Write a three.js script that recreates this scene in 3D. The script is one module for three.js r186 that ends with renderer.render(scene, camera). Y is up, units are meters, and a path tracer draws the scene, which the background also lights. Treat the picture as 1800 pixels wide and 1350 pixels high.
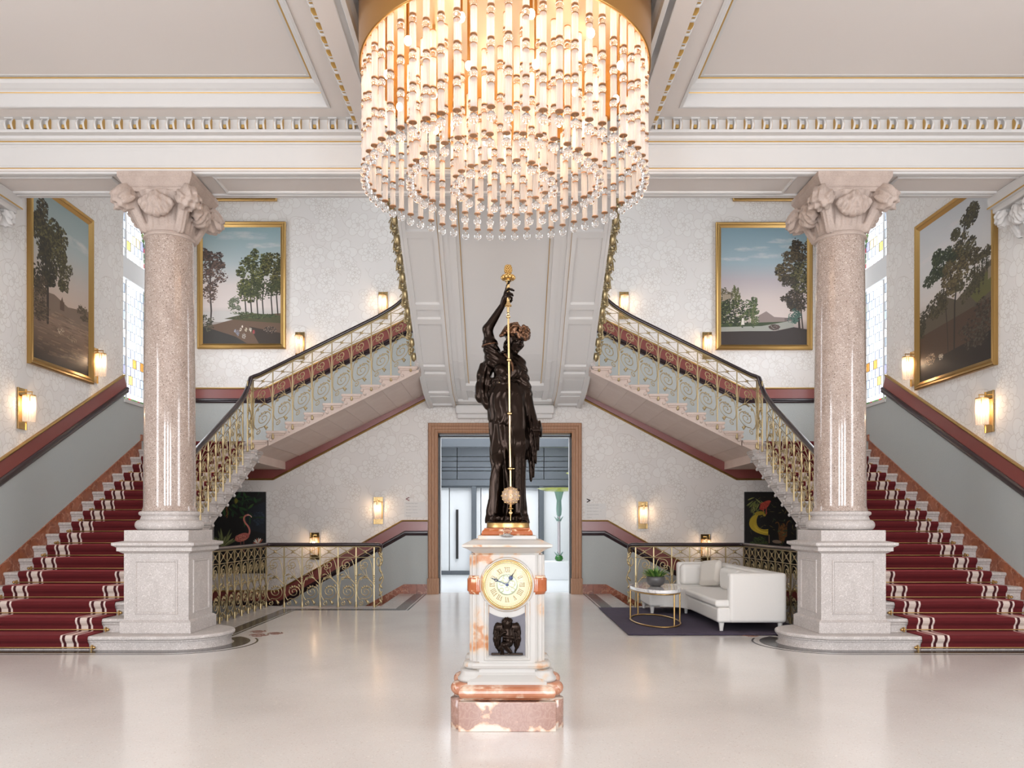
import * as THREE from 'three';
import { RoundedBoxGeometry } from 'three/addons/geometries/RoundedBoxGeometry.js';
import { RectAreaLightUniformsLib } from 'three/addons/lights/RectAreaLightUniformsLib.js';

// ---------------------------------------------------------------- camera, sky, large lights, exposure
const scene = new THREE.Scene();
const FX = 1400, HZ = 920, CX = 887.5, EYE = 1.3;            // focal length, horizon row, axis column (pixels of the 1800 x 1350 frame), eye height (m)
const camera = new THREE.PerspectiveCamera(2 * Math.atan(HZ / FX) * 180 / Math.PI, 1800 / 1350, 0.1, 200);
camera.position.set(0, EYE, 0);
camera.setViewOffset(1800, 2 * HZ, 900 - CX, 0, 1800, 1350);
scene.background = new THREE.Color(0.92, 0.96, 1.0);
scene.backgroundIntensity = 3.6;
const renderer = new THREE.WebGLRenderer();
renderer.toneMapping = THREE.LinearToneMapping;
renderer.toneMappingExposure = 0.97;
renderer.shadowMap.enabled = true;
RectAreaLightUniformsLib.init();
const DAY = 0xf2f5fb;
function daylight(w, h, x, y, d, tx, ty, td, k) {            // sky light entering through a glazed opening: as large as the opening, just inside it
  const l = new THREE.RectAreaLight(DAY, k, w, h);
  l.name = 'window_daylight'; l.position.set(x, y, -d); l.lookAt(tx, ty, -td); scene.add(l); return l;
}
for (const x of [-3.3, 0, 3.3]) daylight(1.5, 4.1, x, 2.15, -5.85, x, 2.15, 10, 16);   // tall front windows behind the camera
for (const s of [-1, 1]) {
  daylight(1.5, 3.6, s * 6.1, 5.1, 13.02, 0, 5.1, 13.02, 3.2);                            // stained-glass stair windows
  daylight(2.2, 3.0, s * 6.95, 2.9, 3.0, 0, 2.9, 3.0, 6);                                // side windows of the hall
}
daylight(5.0, 3.4, 0, 8.85, 11.6, 0, 0, 11.61, 0.55);                                       // roof light over the stair well
daylight(4.6, 3.0, 0, 3.55, 17.2, 0, 0, 17.21, 4.2);                                      // glass roof of the garden room

// ---------------------------------------------------------------- helpers
function rng(seed) { let a = seed >>> 0; return () => { a = (a + 0x6D2B79F5) | 0; let t = Math.imul(a ^ (a >>> 15), 1 | a); t = (t + Math.imul(t ^ (t >>> 7), 61 | t)) ^ t; return ((t ^ (t >>> 14)) >>> 0) / 4294967296; }; }
const clamp = (x, a, b) => Math.min(b, Math.max(a, x)), lerp = (a, b, t) => a + (b - a) * t;
const smooth = (a, b, x) => { const t = clamp((x - a) / (b - a), 0, 1); return t * t * (3 - 2 * t); };
const V = (x, y, d) => new THREE.Vector3(x, y, -d);
const px = (x, y, d) => V((x - CX) * d / FX, EYE + (HZ - y) * d / FX, d);
const names = new Map();
const numbered = (n) => { const k = names.get(n) || 0; names.set(n, k + 1); return k ? n + '_' + String(k).padStart(3, '0') : n; };
function nonIndexed(g) {
  const o = g.index ? g.toNonIndexed() : g;
  if (!o.attributes.normal) o.computeVertexNormals();
  const r = new THREE.BufferGeometry();
  r.setAttribute('position', o.attributes.position); r.setAttribute('normal', o.attributes.normal);
  r.setAttribute('uv', o.attributes.uv || new THREE.BufferAttribute(new Float32Array(o.attributes.position.count * 2), 2));
  return r;
}
function merge(list) {
  if (!Array.isArray(list)) list = [list];
  list = list.flat(4).map(nonIndexed);
  if (list.length === 1) return list[0];
  const r = new THREE.BufferGeometry();
  for (const [k, n] of [['position', 3], ['normal', 3], ['uv', 2]]) {
    let tot = 0; for (const g of list) tot += g.attributes[k].count * n;
    const a = new Float32Array(tot); let o = 0;
    for (const g of list) { a.set(g.attributes[k].array.subarray(0, g.attributes[k].count * n), o); o += g.attributes[k].count * n; }
    r.setAttribute(k, new THREE.BufferAttribute(a, n));
  }
  return r;
}
function boxUV(g) {                                          // uv in metres, by the way each triangle faces
  g = nonIndexed(g);
  const p = g.attributes.position.array, n = p.length / 3, uv = new Float32Array(n * 2);
  const a = new THREE.Vector3(), b = new THREE.Vector3(), c = new THREE.Vector3();
  for (let i = 0; i < n; i += 3) {
    a.fromArray(p, i * 3); b.fromArray(p, i * 3 + 3).sub(a); c.fromArray(p, i * 3 + 6).sub(a); b.cross(c);
    const x = Math.abs(b.x), y = Math.abs(b.y), z = Math.abs(b.z);
    for (let k = i; k < i + 3; k++) {
      const X = p[k * 3], Y = p[k * 3 + 1], Z = p[k * 3 + 2];
      if (y >= x && y >= z) { uv[k * 2] = X; uv[k * 2 + 1] = Z; } else if (x >= z) { uv[k * 2] = Z; uv[k * 2 + 1] = Y; } else { uv[k * 2] = X; uv[k * 2 + 1] = Y; }
    }
  }
  g.setAttribute('uv', new THREE.BufferAttribute(uv, 2));
  return g;
}
const mirrored = new WeakMap();
function mirrorX(g) {
  if (mirrored.has(g)) return mirrored.get(g);
  const o = nonIndexed(g), r = new THREE.BufferGeometry();
  for (const [k, n] of [['position', 3], ['normal', 3], ['uv', 2]]) {
    const a = o.attributes[k].array.slice(0, o.attributes[k].count * n);
    if (n === 3) for (let i = 0; i < a.length; i += 3) a[i] = -a[i];
    for (let i = 0; i < a.length; i += 3 * n) for (let j = 0; j < n; j++) { const t = a[i + n + j]; a[i + n + j] = a[i + 2 * n + j]; a[i + 2 * n + j] = t; }
    r.setAttribute(k, new THREE.BufferAttribute(a, n));
  }
  mirrored.set(g, r); return r;
}
function mesh(name, geo, mat, parent = scene, s = 1) {      // one named mesh from one or many geometries; s = -1 mirrors it across x = 0
  let g = merge(geo);
  if (mat.userData.box) g = boxUV(g);
  if (s < 0) g = mirrorX(g);
  const m = new THREE.Mesh(g, mat);
  m.name = parent === scene ? numbered(name) : name;
  m.castShadow = m.receiveShadow = true;
  parent.add(m); return m;
}
function put(name, g, mat, parent, s, x, y, z, ry = 0) {    // a shared geometry set down again
  const m = new THREE.Mesh(s < 0 ? mirrorX(g) : g, mat);
  m.name = parent === scene ? numbered(name) : name; m.position.set(s * x, y, z); m.rotation.y = s * ry;
  m.castShadow = m.receiveShadow = true; parent.add(m); return m;
}
function tag(o, label, category, group) { o.userData.label = label; o.userData.category = category; if (group) o.userData.group = group; return o; }
function thing(name, label, category, x = 0, y = 0, z = 0, group) {
  const g = new THREE.Group(); g.name = numbered(name); g.position.set(x, y, z); scene.add(g); return tag(g, label, category, group);
}
function structure(name, label, category) {
  const g = new THREE.Group(); g.name = name; g.userData = { kind: 'structure' }; if (label) { g.userData.label = label; g.userData.category = category; } scene.add(g); return g;
}
const sub = (name, parent, x = 0, y = 0, z = 0) => { const g = new THREE.Group(); g.name = name; g.position.set(x, y, z); parent.add(g); return g; };
const box = (x0, x1, y0, y1, d0, d1) => { const g = new THREE.BoxGeometry(Math.abs(x1 - x0), Math.abs(y1 - y0), Math.abs(d1 - d0)); g.translate((x0 + x1) / 2, (y0 + y1) / 2, -(d0 + d1) / 2); return g; };
const rbox = (x0, x1, y0, y1, d0, d1, r = 0.01, n = 2) => { const w = Math.abs(x1 - x0), h = Math.abs(y1 - y0), d = Math.abs(d1 - d0); const g = new RoundedBoxGeometry(w, h, d, n, Math.min(r, w / 2.01, h / 2.01, d / 2.01)); g.translate((x0 + x1) / 2, (y0 + y1) / 2, -(d0 + d1) / 2); return g; };
const cyl = (r0, r1, h, n = 24, open = false) => new THREE.CylinderGeometry(r1, r0, h, n, 1, open).translate(0, h / 2, 0);
const lathe = (pts, n = 48) => new THREE.LatheGeometry(pts.map((p) => new THREE.Vector2(p[0], p[1])), n);
const ball = (r, n = 12, m = 8) => new THREE.SphereGeometry(r, n, m);
function tube(pts, r, rad = 5, seg, closed = false) {
  const c = new THREE.CatmullRomCurve3(pts.map((p) => (p.isVector3 ? p : new THREE.Vector3(...p))), closed, 'centripetal');
  return new THREE.TubeGeometry(c, seg || pts.length * 2, r, rad, closed);
}
function bar(a, b, r, n = 6, r2 = r) {
  const d = new THREE.Vector3().subVectors(b, a), g = new THREE.CylinderGeometry(r2, r, d.length(), n, 1);
  g.translate(0, d.length() / 2, 0); g.applyQuaternion(new THREE.Quaternion().setFromUnitVectors(new THREE.Vector3(0, 1, 0), d.normalize())); g.translate(a.x, a.y, a.z); return g;
}
function extrude(pts, depth, opt = {}) { return new THREE.ExtrudeGeometry(new THREE.Shape(pts.map((p) => new THREE.Vector2(p[0], p[1]))), { depth, bevelEnabled: false, curveSegments: 10, ...opt }); }
// A profile carried along a path lying on a surface: a = away from the surface (along n), b = across the path within the surface. Corners are mitred.
function sweep(path, n, profile, closed = false, crease = true) {
  const N = path.length, T = [], out = [];
  for (let i = 0; i < N; i++) {
    const p = path[i], a = closed || i > 0 ? path[(i - 1 + N) % N] : null, b = closed || i < N - 1 ? path[(i + 1) % N] : null;
    const u = a ? p.clone().sub(a).normalize() : null, v = b ? b.clone().sub(p).normalize() : null;
    const su = u ? new THREE.Vector3().crossVectors(n, u).normalize() : null, sv = v ? new THREE.Vector3().crossVectors(n, v).normalize() : null;
    let m = su && sv ? su.clone().add(sv).normalize() : (su || sv).clone();
    if (su && sv) m.multiplyScalar(1 / Math.max(0.25, m.dot(sv)));
    T.push(profile.map(([x, y]) => p.clone().addScaledVector(n, x).addScaledVector(m, y)));
  }
  const pos = [], uvs = [], M = profile.length, rows = closed ? N : N - 1; let len = 0;
  for (let i = 0; i < rows; i++) {
    const A = T[i], B = T[(i + 1) % N], l = path[i].distanceTo(path[(i + 1) % N]); let w = 0;
    for (let j = 0; j < M - 1; j++) {
      const q = Math.hypot(profile[j + 1][0] - profile[j][0], profile[j + 1][1] - profile[j][1]);
      for (const [P, uu, vv] of [[A[j], len, w], [B[j], len + l, w], [B[j + 1], len + l, w + q], [A[j], len, w], [B[j + 1], len + l, w + q], [A[j + 1], len, w + q]]) { pos.push(P.x, P.y, P.z); uvs.push(uu, vv); }
      w += q;
    }
    len += l;
  }
  if (!closed) for (const [R, f] of [[T[0], 1], [T[N - 1], 0]]) {
    const tri = THREE.ShapeUtils.triangulateShape(profile.map((p) => new THREE.Vector2(p[0], p[1])), []);
    for (const t of tri) for (const k of f ? t : [t[0], t[2], t[1]]) { pos.push(R[k].x, R[k].y, R[k].z); uvs.push(0, 0); }
  }
  const g = new THREE.BufferGeometry();
  g.setAttribute('position', new THREE.BufferAttribute(new Float32Array(pos), 3)); g.setAttribute('uv', new THREE.BufferAttribute(new Float32Array(uvs), 2));
  g.computeVertexNormals(); return g;
}
const UP = new THREE.Vector3(0, 1, 0);
function rail(path, prof, closed = false) {                  // a round-cornered profile carried along a free path, kept upright, smooth
  const N = path.length, M = prof.length, pos = [], idx = [];
  for (let i = 0; i < N; i++) {
    const a = path[Math.max(0, i - 1)], b = path[Math.min(N - 1, i + 1)], t = b.clone().sub(a).normalize();
    let s = new THREE.Vector3().crossVectors(t, UP); if (s.length() < 1e-3) s.set(1, 0, 0); s.normalize();
    const u = new THREE.Vector3().crossVectors(s, t).normalize();
    for (const [x, y] of prof) { const p = path[i].clone().addScaledVector(s, x).addScaledVector(u, y); pos.push(p.x, p.y, p.z); }
  }
  for (let i = 0; i < N - 1; i++) for (let j = 0; j < M; j++) { const k = (j + 1) % M, a = i * M + j, b = i * M + k, c = a + M, d = b + M; idx.push(a, b, d, a, d, c); }
  for (let j = 1; j < M - 1; j++) { idx.push(0, j + 1, j); const o = (N - 1) * M; idx.push(o, o + j, o + j + 1); }
  const g = new THREE.BufferGeometry(); g.setAttribute('position', new THREE.BufferAttribute(new Float32Array(pos), 3)); g.setIndex(idx); g.computeVertexNormals(); return g;
}
function round(pts, r, n = 5) {                              // rounds the corners of a polyline
  const out = [pts[0]];
  for (let i = 1; i < pts.length - 1; i++) {
    const p = pts[i], a = pts[i - 1].clone().sub(p), b = pts[i + 1].clone().sub(p), q = Math.min(r, a.length() / 2.2, b.length() / 2.2);
    const A = p.clone().addScaledVector(a.normalize(), q), B = p.clone().addScaledVector(b.normalize(), q);
    for (let k = 0; k <= n; k++) { const t = k / n; out.push(A.clone().multiplyScalar((1 - t) ** 2).addScaledVector(p, 2 * t * (1 - t)).addScaledVector(B, t * t)); }
  }
  out.push(pts[pts.length - 1]); return out;
}
// Surface of a distance field on a grid (surface nets), blocks far from the surface skipped
function surface(f, lo, hi, cell) {
  const n = [0, 1, 2].map((i) => Math.ceil((hi[i] - lo[i]) / cell) + 1), [nx, ny, nz] = n, F = new Float32Array(nx * ny * nz).fill(9);
  const B = 6, at = (i, j, k) => (k * ny + j) * nx + i;
  for (let K = 0; K < nz; K += B) for (let J = 0; J < ny; J += B) for (let I = 0; I < nx; I += B) {
    const c = f(lo[0] + (I + B / 2) * cell, lo[1] + (J + B / 2) * cell, lo[2] + (K + B / 2) * cell);
    const far = Math.abs(c) > B * cell * 1.5 + 0.02;
    for (let k = K; k < Math.min(K + B, nz); k++) for (let j = J; j < Math.min(J + B, ny); j++) for (let i = I; i < Math.min(I + B, nx); i++) F[at(i, j, k)] = far ? c : f(lo[0] + i * cell, lo[1] + j * cell, lo[2] + k * cell);
  }
  const id = new Int32Array(nx * ny * nz).fill(-1), pos = [], idx = [];
  const C = [[0, 0, 0], [1, 0, 0], [0, 1, 0], [1, 1, 0], [0, 0, 1], [1, 0, 1], [0, 1, 1], [1, 1, 1]], E = [[0, 1], [2, 3], [4, 5], [6, 7], [0, 2], [1, 3], [4, 6], [5, 7], [0, 4], [1, 5], [2, 6], [3, 7]], v = new Float32Array(8);
  for (let k = 0; k < nz - 1; k++) for (let j = 0; j < ny - 1; j++) for (let i = 0; i < nx - 1; i++) {
    let m = 0; for (let c = 0; c < 8; c++) { v[c] = F[at(i + C[c][0], j + C[c][1], k + C[c][2])]; if (v[c] < 0) m |= 1 << c; }
    if (m === 0 || m === 255) continue;
    let x = 0, y = 0, z = 0, w = 0;
    for (const [a, b] of E) if ((v[a] < 0) !== (v[b] < 0)) { const t = v[a] / (v[a] - v[b]); x += C[a][0] + t * (C[b][0] - C[a][0]); y += C[a][1] + t * (C[b][1] - C[a][1]); z += C[a][2] + t * (C[b][2] - C[a][2]); w++; }
    id[at(i, j, k)] = pos.length / 3; pos.push(lo[0] + (i + x / w) * cell, lo[1] + (j + y / w) * cell, lo[2] + (k + z / w) * cell);
  }
  const quad = (a, b, c, d, flip) => { if (a < 0 || b < 0 || c < 0 || d < 0) return; if (flip) idx.push(a, c, b, a, d, c); else idx.push(a, b, c, a, c, d); };
  for (let k = 1; k < nz - 1; k++) for (let j = 1; j < ny - 1; j++) for (let i = 1; i < nx - 1; i++) {
    const s = F[at(i, j, k)] < 0;
    if (s !== F[at(i + 1, j, k)] < 0) quad(id[at(i, j - 1, k - 1)], id[at(i, j, k - 1)], id[at(i, j, k)], id[at(i, j - 1, k)], !s);
    if (s !== F[at(i, j + 1, k)] < 0) quad(id[at(i - 1, j, k - 1)], id[at(i - 1, j, k)], id[at(i, j, k)], id[at(i, j, k - 1)], !s);
    if (s !== F[at(i, j, k + 1)] < 0) quad(id[at(i - 1, j - 1, k)], id[at(i, j - 1, k)], id[at(i, j, k)], id[at(i - 1, j, k)], !s);
  }
  const g = new THREE.BufferGeometry(); g.setAttribute('position', new THREE.BufferAttribute(new Float32Array(pos), 3)); g.setIndex(idx); g.computeVertexNormals(); return g;
}
const smin = (a, b, k) => { const h = Math.max(k - Math.abs(a - b), 0) / k; return Math.min(a, b) - h * h * k * 0.25; };
function cap(x, y, z, a, b, ra, rb) {                        // distance to a tapered capsule
  const ax = x - a[0], ay = y - a[1], az = z - a[2], bx = b[0] - a[0], by = b[1] - a[1], bz = b[2] - a[2];
  const h = clamp((ax * bx + ay * by + az * bz) / (bx * bx + by * by + bz * bz + 1e-9), 0, 1);
  return Math.hypot(ax - bx * h, ay - by * h, az - bz * h) - (ra + (rb - ra) * h);
}
const ell = (x, y, z, c, r) => { const X = (x - c[0]) / r[0], Y = (y - c[1]) / r[1], Z = (z - c[2]) / r[2], k = Math.hypot(X, Y, Z); return k < 1e-6 ? -Math.min(...r) : k * (k - 1) / Math.hypot(X / r[0], Y / r[1], Z / r[2]); };

// ---------------------------------------------------------------- procedural textures
const H2 = (x, y, s) => { let h = Math.imul(x, 374761393) + Math.imul(y, 668265263) + Math.imul(s, 974634777); h = Math.imul(h ^ (h >>> 13), 1274126177); return ((h ^ (h >>> 16)) >>> 0) / 4294967296; };
function vn(x, y, per, s) {                                  // tileable value noise
  const ix = Math.floor(x), iy = Math.floor(y), fx = x - ix, fy = y - iy, u = fx * fx * (3 - 2 * fx), v = fy * fy * (3 - 2 * fy), m = (k) => ((k % per) + per) % per;
  const a = H2(m(ix), m(iy), s), b = H2(m(ix + 1), m(iy), s), c = H2(m(ix), m(iy + 1), s), d = H2(m(ix + 1), m(iy + 1), s);
  return a + (b - a) * u + (c - a) * v + (a - b - c + d) * u * v;
}
function fbm(u, v, f, oct, s) { let r = 0, a = 0.5, t = 0; for (let i = 0; i < oct; i++) { r += a * vn(u * f, v * f, f, s + i); t += a; a *= 0.5; f *= 2; } return r / t; }
function tex(n, metres, fn, srgb = true) {
  const a = new Uint8Array(n * n * 4);
  for (let y = 0; y < n; y++) for (let x = 0; x < n; x++) { const c = fn(x / n, y / n), o = (y * n + x) * 4; a[o] = clamp(c[0], 0, 255); a[o + 1] = clamp(c[1], 0, 255); a[o + 2] = clamp(c[2], 0, 255); a[o + 3] = 255; }
  const t = new THREE.DataTexture(a, n, n); t.wrapS = t.wrapT = THREE.RepeatWrapping; t.magFilter = THREE.LinearFilter; t.repeat.set(1 / metres, 1 / metres);
  if (srgb) t.colorSpace = THREE.SRGBColorSpace; t.needsUpdate = true; return t;
}
const grey = (n, metres, fn) => tex(n, metres, (u, v) => { const g = fn(u, v) * 255; return [g, g, g]; }, false);
function paint(w, h, fn, wrap = false, metres) {
  const c = document.createElement('canvas'); c.width = w; c.height = h; fn(c.getContext('2d'), w, h);
  const t = new THREE.CanvasTexture(c); t.colorSpace = THREE.SRGBColorSpace; if (wrap) { t.wrapS = t.wrapT = THREE.RepeatWrapping; t.repeat.set(1 / metres, 1 / metres); } return t;
}
const mix3 = (a, b, t) => [lerp(a[0], b[0], t), lerp(a[1], b[1], t), lerp(a[2], b[2], t)];

const T = {};
T.wallpaper = paint(1024, 1024, (g, w, h) => {
  g.fillStyle = '#e6e2de'; g.fillRect(0, 0, w, h);
  const R = rng(5);
  const flower = (x, y, r, a) => {
    for (const dx of [-w, 0, w]) for (const dy of [-h, 0, h]) {
      g.save(); g.translate(x + dx, y + dy); g.rotate(a);
      for (let ring = 0; ring < 2; ring++) { const n = 6 + ring, q = r * (ring ? 0.55 : 1); for (let i = 0; i < n; i++) { g.save(); g.rotate(i * 6.2832 / n + ring * 0.4); g.beginPath(); g.ellipse(q * 0.55, 0, q * 0.45, q * 0.33, 0, 0, 7); g.fillStyle = '#eae7e3'; g.fill(); g.stroke(); g.restore(); } }
      g.beginPath(); g.arc(0, 0, r * 0.14, 0, 7); g.stroke(); g.restore();
    }
  };
  g.strokeStyle = '#d5cfc9'; g.lineWidth = 3.6;
  for (let i = 0; i < 70; i++) { const x = R() * w, y = R() * h, a = R() * 6.3, l = 60 + R() * 90; g.beginPath(); g.moveTo(x, y); g.bezierCurveTo(x + l * Math.cos(a), y + l * Math.sin(a), x + l * Math.cos(a + 1), y + l * Math.sin(a + 1), x + l * 1.3 * Math.cos(a + 1.6), y + l * 1.3 * Math.sin(a + 1.6)); g.stroke(); }
  for (let i = 0; i < 4; i++) for (let j = 0; j < 4; j++) flower((i + 0.5 + (j % 2) * 0.5 + (R() - 0.5) * 0.3) * 256 % w, (j + 0.5 + (R() - 0.5) * 0.3) * 256, 70 + R() * 90, R() * 6);
  for (let i = 0; i < 26; i++) flower(R() * w, R() * h, 34 + R() * 40, R() * 6);
}, true, 2.0);
T.weave = grey(256, 0.25, (u, v) => 0.5 * fbm(u, v, 32, 3, 3) + 0.5 * fbm(u, v, 64, 2, 9));
T.terrazzo = tex(1024, 1.6, (u, v) => { const a = fbm(u, v, 4, 4, 21), s = vn(u * 256, v * 256, 256, 4), t = vn(u * 160, v * 160, 160, 8); let c = mix3([214, 208, 203], [224, 219, 214], a); if (s > 0.86) c = mix3(c, [186, 170, 160], 0.45); if (t > 0.9) c = mix3(c, [244, 238, 232], 0.5); return c; });
T.granite = tex(1024, 1.0, (u, v) => { const a = fbm(u, v, 8, 4, 31), s = vn(u * 190, v * 190, 190, 14), t = vn(u * 128, v * 128, 128, 18); let c = mix3([160, 142, 131], [186, 169, 158], a); if (s > 0.7) c = mix3(c, [96, 80, 72], smooth(0.7, 0.88, s) * 0.8); if (t > 0.75) c = mix3(c, [226, 214, 206], 0.5); return c; });
T.granitefine = tex(512, 0.6, (u, v) => { const a = fbm(u, v, 8, 4, 33), s = vn(u * 150, v * 150, 150, 16); return mix3(mix3([172, 155, 145], [194, 178, 168], a), [140, 122, 112], smooth(0.7, 0.95, s) * 0.5); });
T.stone = tex(1024, 1.0, (u, v) => { const a = fbm(u, v, 8, 4, 41), s = vn(u * 200, v * 200, 200, 24), t = vn(u * 110, v * 110, 110, 28); let c = mix3([182, 175, 171], [202, 195, 191], a); if (s > 0.74) c = mix3(c, [138, 128, 124], smooth(0.74, 0.92, s) * 0.65); if (t > 0.75) c = mix3(c, [226, 220, 217], 0.5); return c; });
T.rosso = tex(512, 0.8, (u, v) => { const a = fbm(u, v, 5, 5, 51), b = Math.abs(fbm(u + 0.1 * a, v, 6, 4, 61) - 0.5) * 2; let c = mix3([128, 66, 40], [176, 108, 78], a); if (b < 0.06) c = mix3(c, [206, 164, 140], 0.5); return mix3(c, [110, 52, 34], smooth(0.55, 0.8, fbm(u, v, 20, 3, 71)) * 0.6); });
T.soffitstone = tex(512, 1.2, (u, v) => { const a = fbm(u, v, 5, 5, 54), s = vn(u * 128, v * 128, 128, 3); return mix3([204, 183, 172], [220, 204, 194], a * 0.7 + s * 0.3); });
const onyx = (seed, cols, warp, freq) => tex(512, 0.55, (u, v) => { const a = fbm(u, v, 4, 5, seed), q = fbm(u, v, 3, 3, seed + 30), b = 0.5 + 0.5 * Math.sin(6.2832 * (freq * v + warp * a)), e = smooth(0.48, 0.75, q), k = b * b * e; return k < 0.5 ? mix3(cols[0], cols[1], k * 2) : mix3(cols[1], cols[2], k * 2 - 1); });
T.onyxpale = onyx(81, [[186, 183, 178], [196, 176, 157], [180, 122, 80]], 2.2, 1);
T.onyxorange = tex(512, 0.35, (u, v) => { const a = fbm(u, v, 4, 5, 91), b = 0.5 + 0.5 * Math.sin(6.2832 * (3 * v + 1.8 * a)); return mix3(mix3([140, 62, 20], [180, 100, 52], a), [226, 204, 178], Math.pow(b, 6)); });
T.brocatelle = tex(512, 0.5, (u, v) => { const a = fbm(u, v, 4, 5, 101), r = 0.5 + 0.5 * Math.sin(34 * fbm(u, v, 10, 5, 111)), q = fbm(u, v, 24, 3, 117); let c = mix3([146, 110, 97], [172, 138, 124], r * 0.45 + q * 0.5); return a > 0.54 ? mix3(c, mix3([202, 160, 132], [210, 196, 182], smooth(0.56, 0.64, a)), smooth(0.54, 0.57, a)) : c; });
T.onyxrose = tex(512, 0.5, (u, v) => { const a = fbm(u, v, 4, 5, 141), b = 0.5 + 0.5 * Math.sin(6.2832 * (2 * v + 1.6 * a)); return mix3(mix3([158, 90, 58], [192, 138, 110], a * 1.3 - 0.1), [214, 192, 172], Math.pow(b, 4) * 0.9); });
T.fuzz = grey(512, 0.5, (u, v) => 0.6 * fbm(u, v, 128, 2, 5) + 0.4 * fbm(u, v, 24, 3, 6));
T.mottle = tex(512, 0.9, (u, v) => { const g = 205 + 50 * fbm(u, v, 8, 5, 77); return [g, g, g]; });
T.oak = tex(512, 0.5, (u, v) => { const a = fbm(u, v, 3, 3, 12), b = 0.5 + 0.5 * Math.sin(6.2832 * (10 * u + 1.5 * fbm(u, v, 4, 3, 15))), f = vn(u * 256, v * 16, 256, 2); return mix3([144, 100, 68], [176, 130, 94], 0.4 * b + 0.3 * a + 0.3 * f); });
T.marblewhite = tex(512, 0.7, (u, v) => { const b = Math.abs(fbm(u, v, 5, 5, 131) - 0.5) * 2; return mix3([200, 200, 204], [240, 239, 238], smooth(0, 0.12, b)); });

function mat(o, box = false) { const m = new (o.p ? THREE.MeshPhysicalMaterial : THREE.MeshStandardMaterial)(); delete o.p; for (const k in o) if (k === 'color' || k === 'emissive' || k === 'sheenColor' || k === 'attenuationColor') m[k].set(o[k]); else m[k] = o[k]; m.userData.box = box; return m; }
const M = {
  wallpaper: mat({ map: T.wallpaper, roughness: 0.75 }, true),
  dado: mat({ color: '#b2b7b5', roughness: 0.55, bumpMap: T.weave, bumpScale: 0.004 }, true),
  floor: mat({ p: 1, map: T.terrazzo, roughness: 0.16, specularIntensity: 1.0 }, true),
  granite: mat({ p: 1, map: T.granite, roughness: 0.12, clearcoat: 0.6, clearcoatRoughness: 0.05 }, true),
  graniteHoned: mat({ map: T.granitefine, roughness: 0.6, bumpMap: T.fuzz, bumpScale: 0.002 }, true),
  stone: mat({ map: T.stone, roughness: 0.5 }, true),
  soffitStone: mat({ map: T.soffitstone, roughness: 0.55 }, true),
  rosso: mat({ map: T.rosso, roughness: 0.3 }, true),
  plaster: mat({ color: '#cfcdcb', roughness: 0.8 }),
  plasterFlight: mat({ color: '#dddbd9', roughness: 0.8 }),
  plasterWarm: mat({ color: '#d7d0cb', roughness: 0.85 }),
  gilt: mat({ color: '#b8965e', metalness: 1, roughness: 0.36 }),
  giltPaint: mat({ color: '#c8a25e', metalness: 0.6, roughness: 0.45 }),
  railGold: mat({ color: '#b8a67f', metalness: 0.85, roughness: 0.34 }),
  brass: mat({ color: '#d9bb86', metalness: 1, roughness: 0.14 }),
  brassSatin: mat({ color: '#c4a26a', metalness: 1, roughness: 0.32 }),
  handrail: mat({ p: 1, color: '#27151c', roughness: 0.3, clearcoat: 0.4, clearcoatRoughness: 0.12 }),
  band: mat({ p: 1, color: '#85433d', roughness: 0.35, clearcoat: 0.25, clearcoatRoughness: 0.15 }),
  oak: mat({ map: T.oak, roughness: 0.45 }, true),
  inlay: mat({ p: 1, color: '#3d3a39', roughness: 0.18 }),
  inlayLight: mat({ p: 1, color: '#d9cec4', roughness: 0.2 }),
  curb: mat({ map: T.stone, roughness: 0.25 }, true),
  bronze: mat({ color: '#211711', metalness: 0.85, roughness: 0.21 }),
  bronzeGilt: mat({ color: '#5e4434', metalness: 1, roughness: 0.3 }),
  onyxPale: mat({ p: 1, map: T.onyxpale, roughness: 0.38, clearcoat: 0.05, clearcoatRoughness: 0.2 }, true),
  onyxRose: mat({ p: 1, map: T.onyxrose, roughness: 0.25, clearcoat: 0.2, clearcoatRoughness: 0.08 }, true),
  onyxOrange: mat({ p: 1, map: T.onyxorange, roughness: 0.14, clearcoat: 0.5, clearcoatRoughness: 0.06 }, true),
  brocatelle: mat({ p: 1, map: T.brocatelle, roughness: 0.18, clearcoat: 0.4, clearcoatRoughness: 0.08 }, true),
  crystal: mat({ p: 1, color: '#ffffff', transmission: 1, thickness: 0.03, roughness: 0.02, ior: 1.52 }),
  tubeGlass: mat({ p: 1, color: '#f6f2ee', transmission: 0.7, thickness: 0, roughness: 0.4, ior: 1.45 }),
  pane: mat({ p: 1, color: '#ffffff', transmission: 1, thickness: 0, roughness: 0.03, ior: 1.45 }),
  bulb: mat({ color: '#fff2dc', emissive: '#ffe6c4', emissiveIntensity: 22 }),
  leather: mat({ p: 1, color: '#e4e1dc', roughness: 0.42, bumpMap: T.fuzz, bumpScale: 0.0006, clearcoat: 0.15, clearcoatRoughness: 0.4 }, true),
  silverFabric: mat({ color: '#cfc9c0', roughness: 0.45, metalness: 0.1, bumpMap: T.fuzz, bumpScale: 0.001 }, true),
  rug: mat({ map: T.mottle, color: '#4c4155', roughness: 0.95, bumpMap: T.fuzz, bumpScale: 0.004 }, true),
  greySteel: mat({ color: '#5c6268', roughness: 0.45, metalness: 0.3 }),
  white: mat({ color: '#e9ecee', roughness: 0.6 }),
  black: mat({ color: '#141214', roughness: 0.5 }),
};

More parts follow.
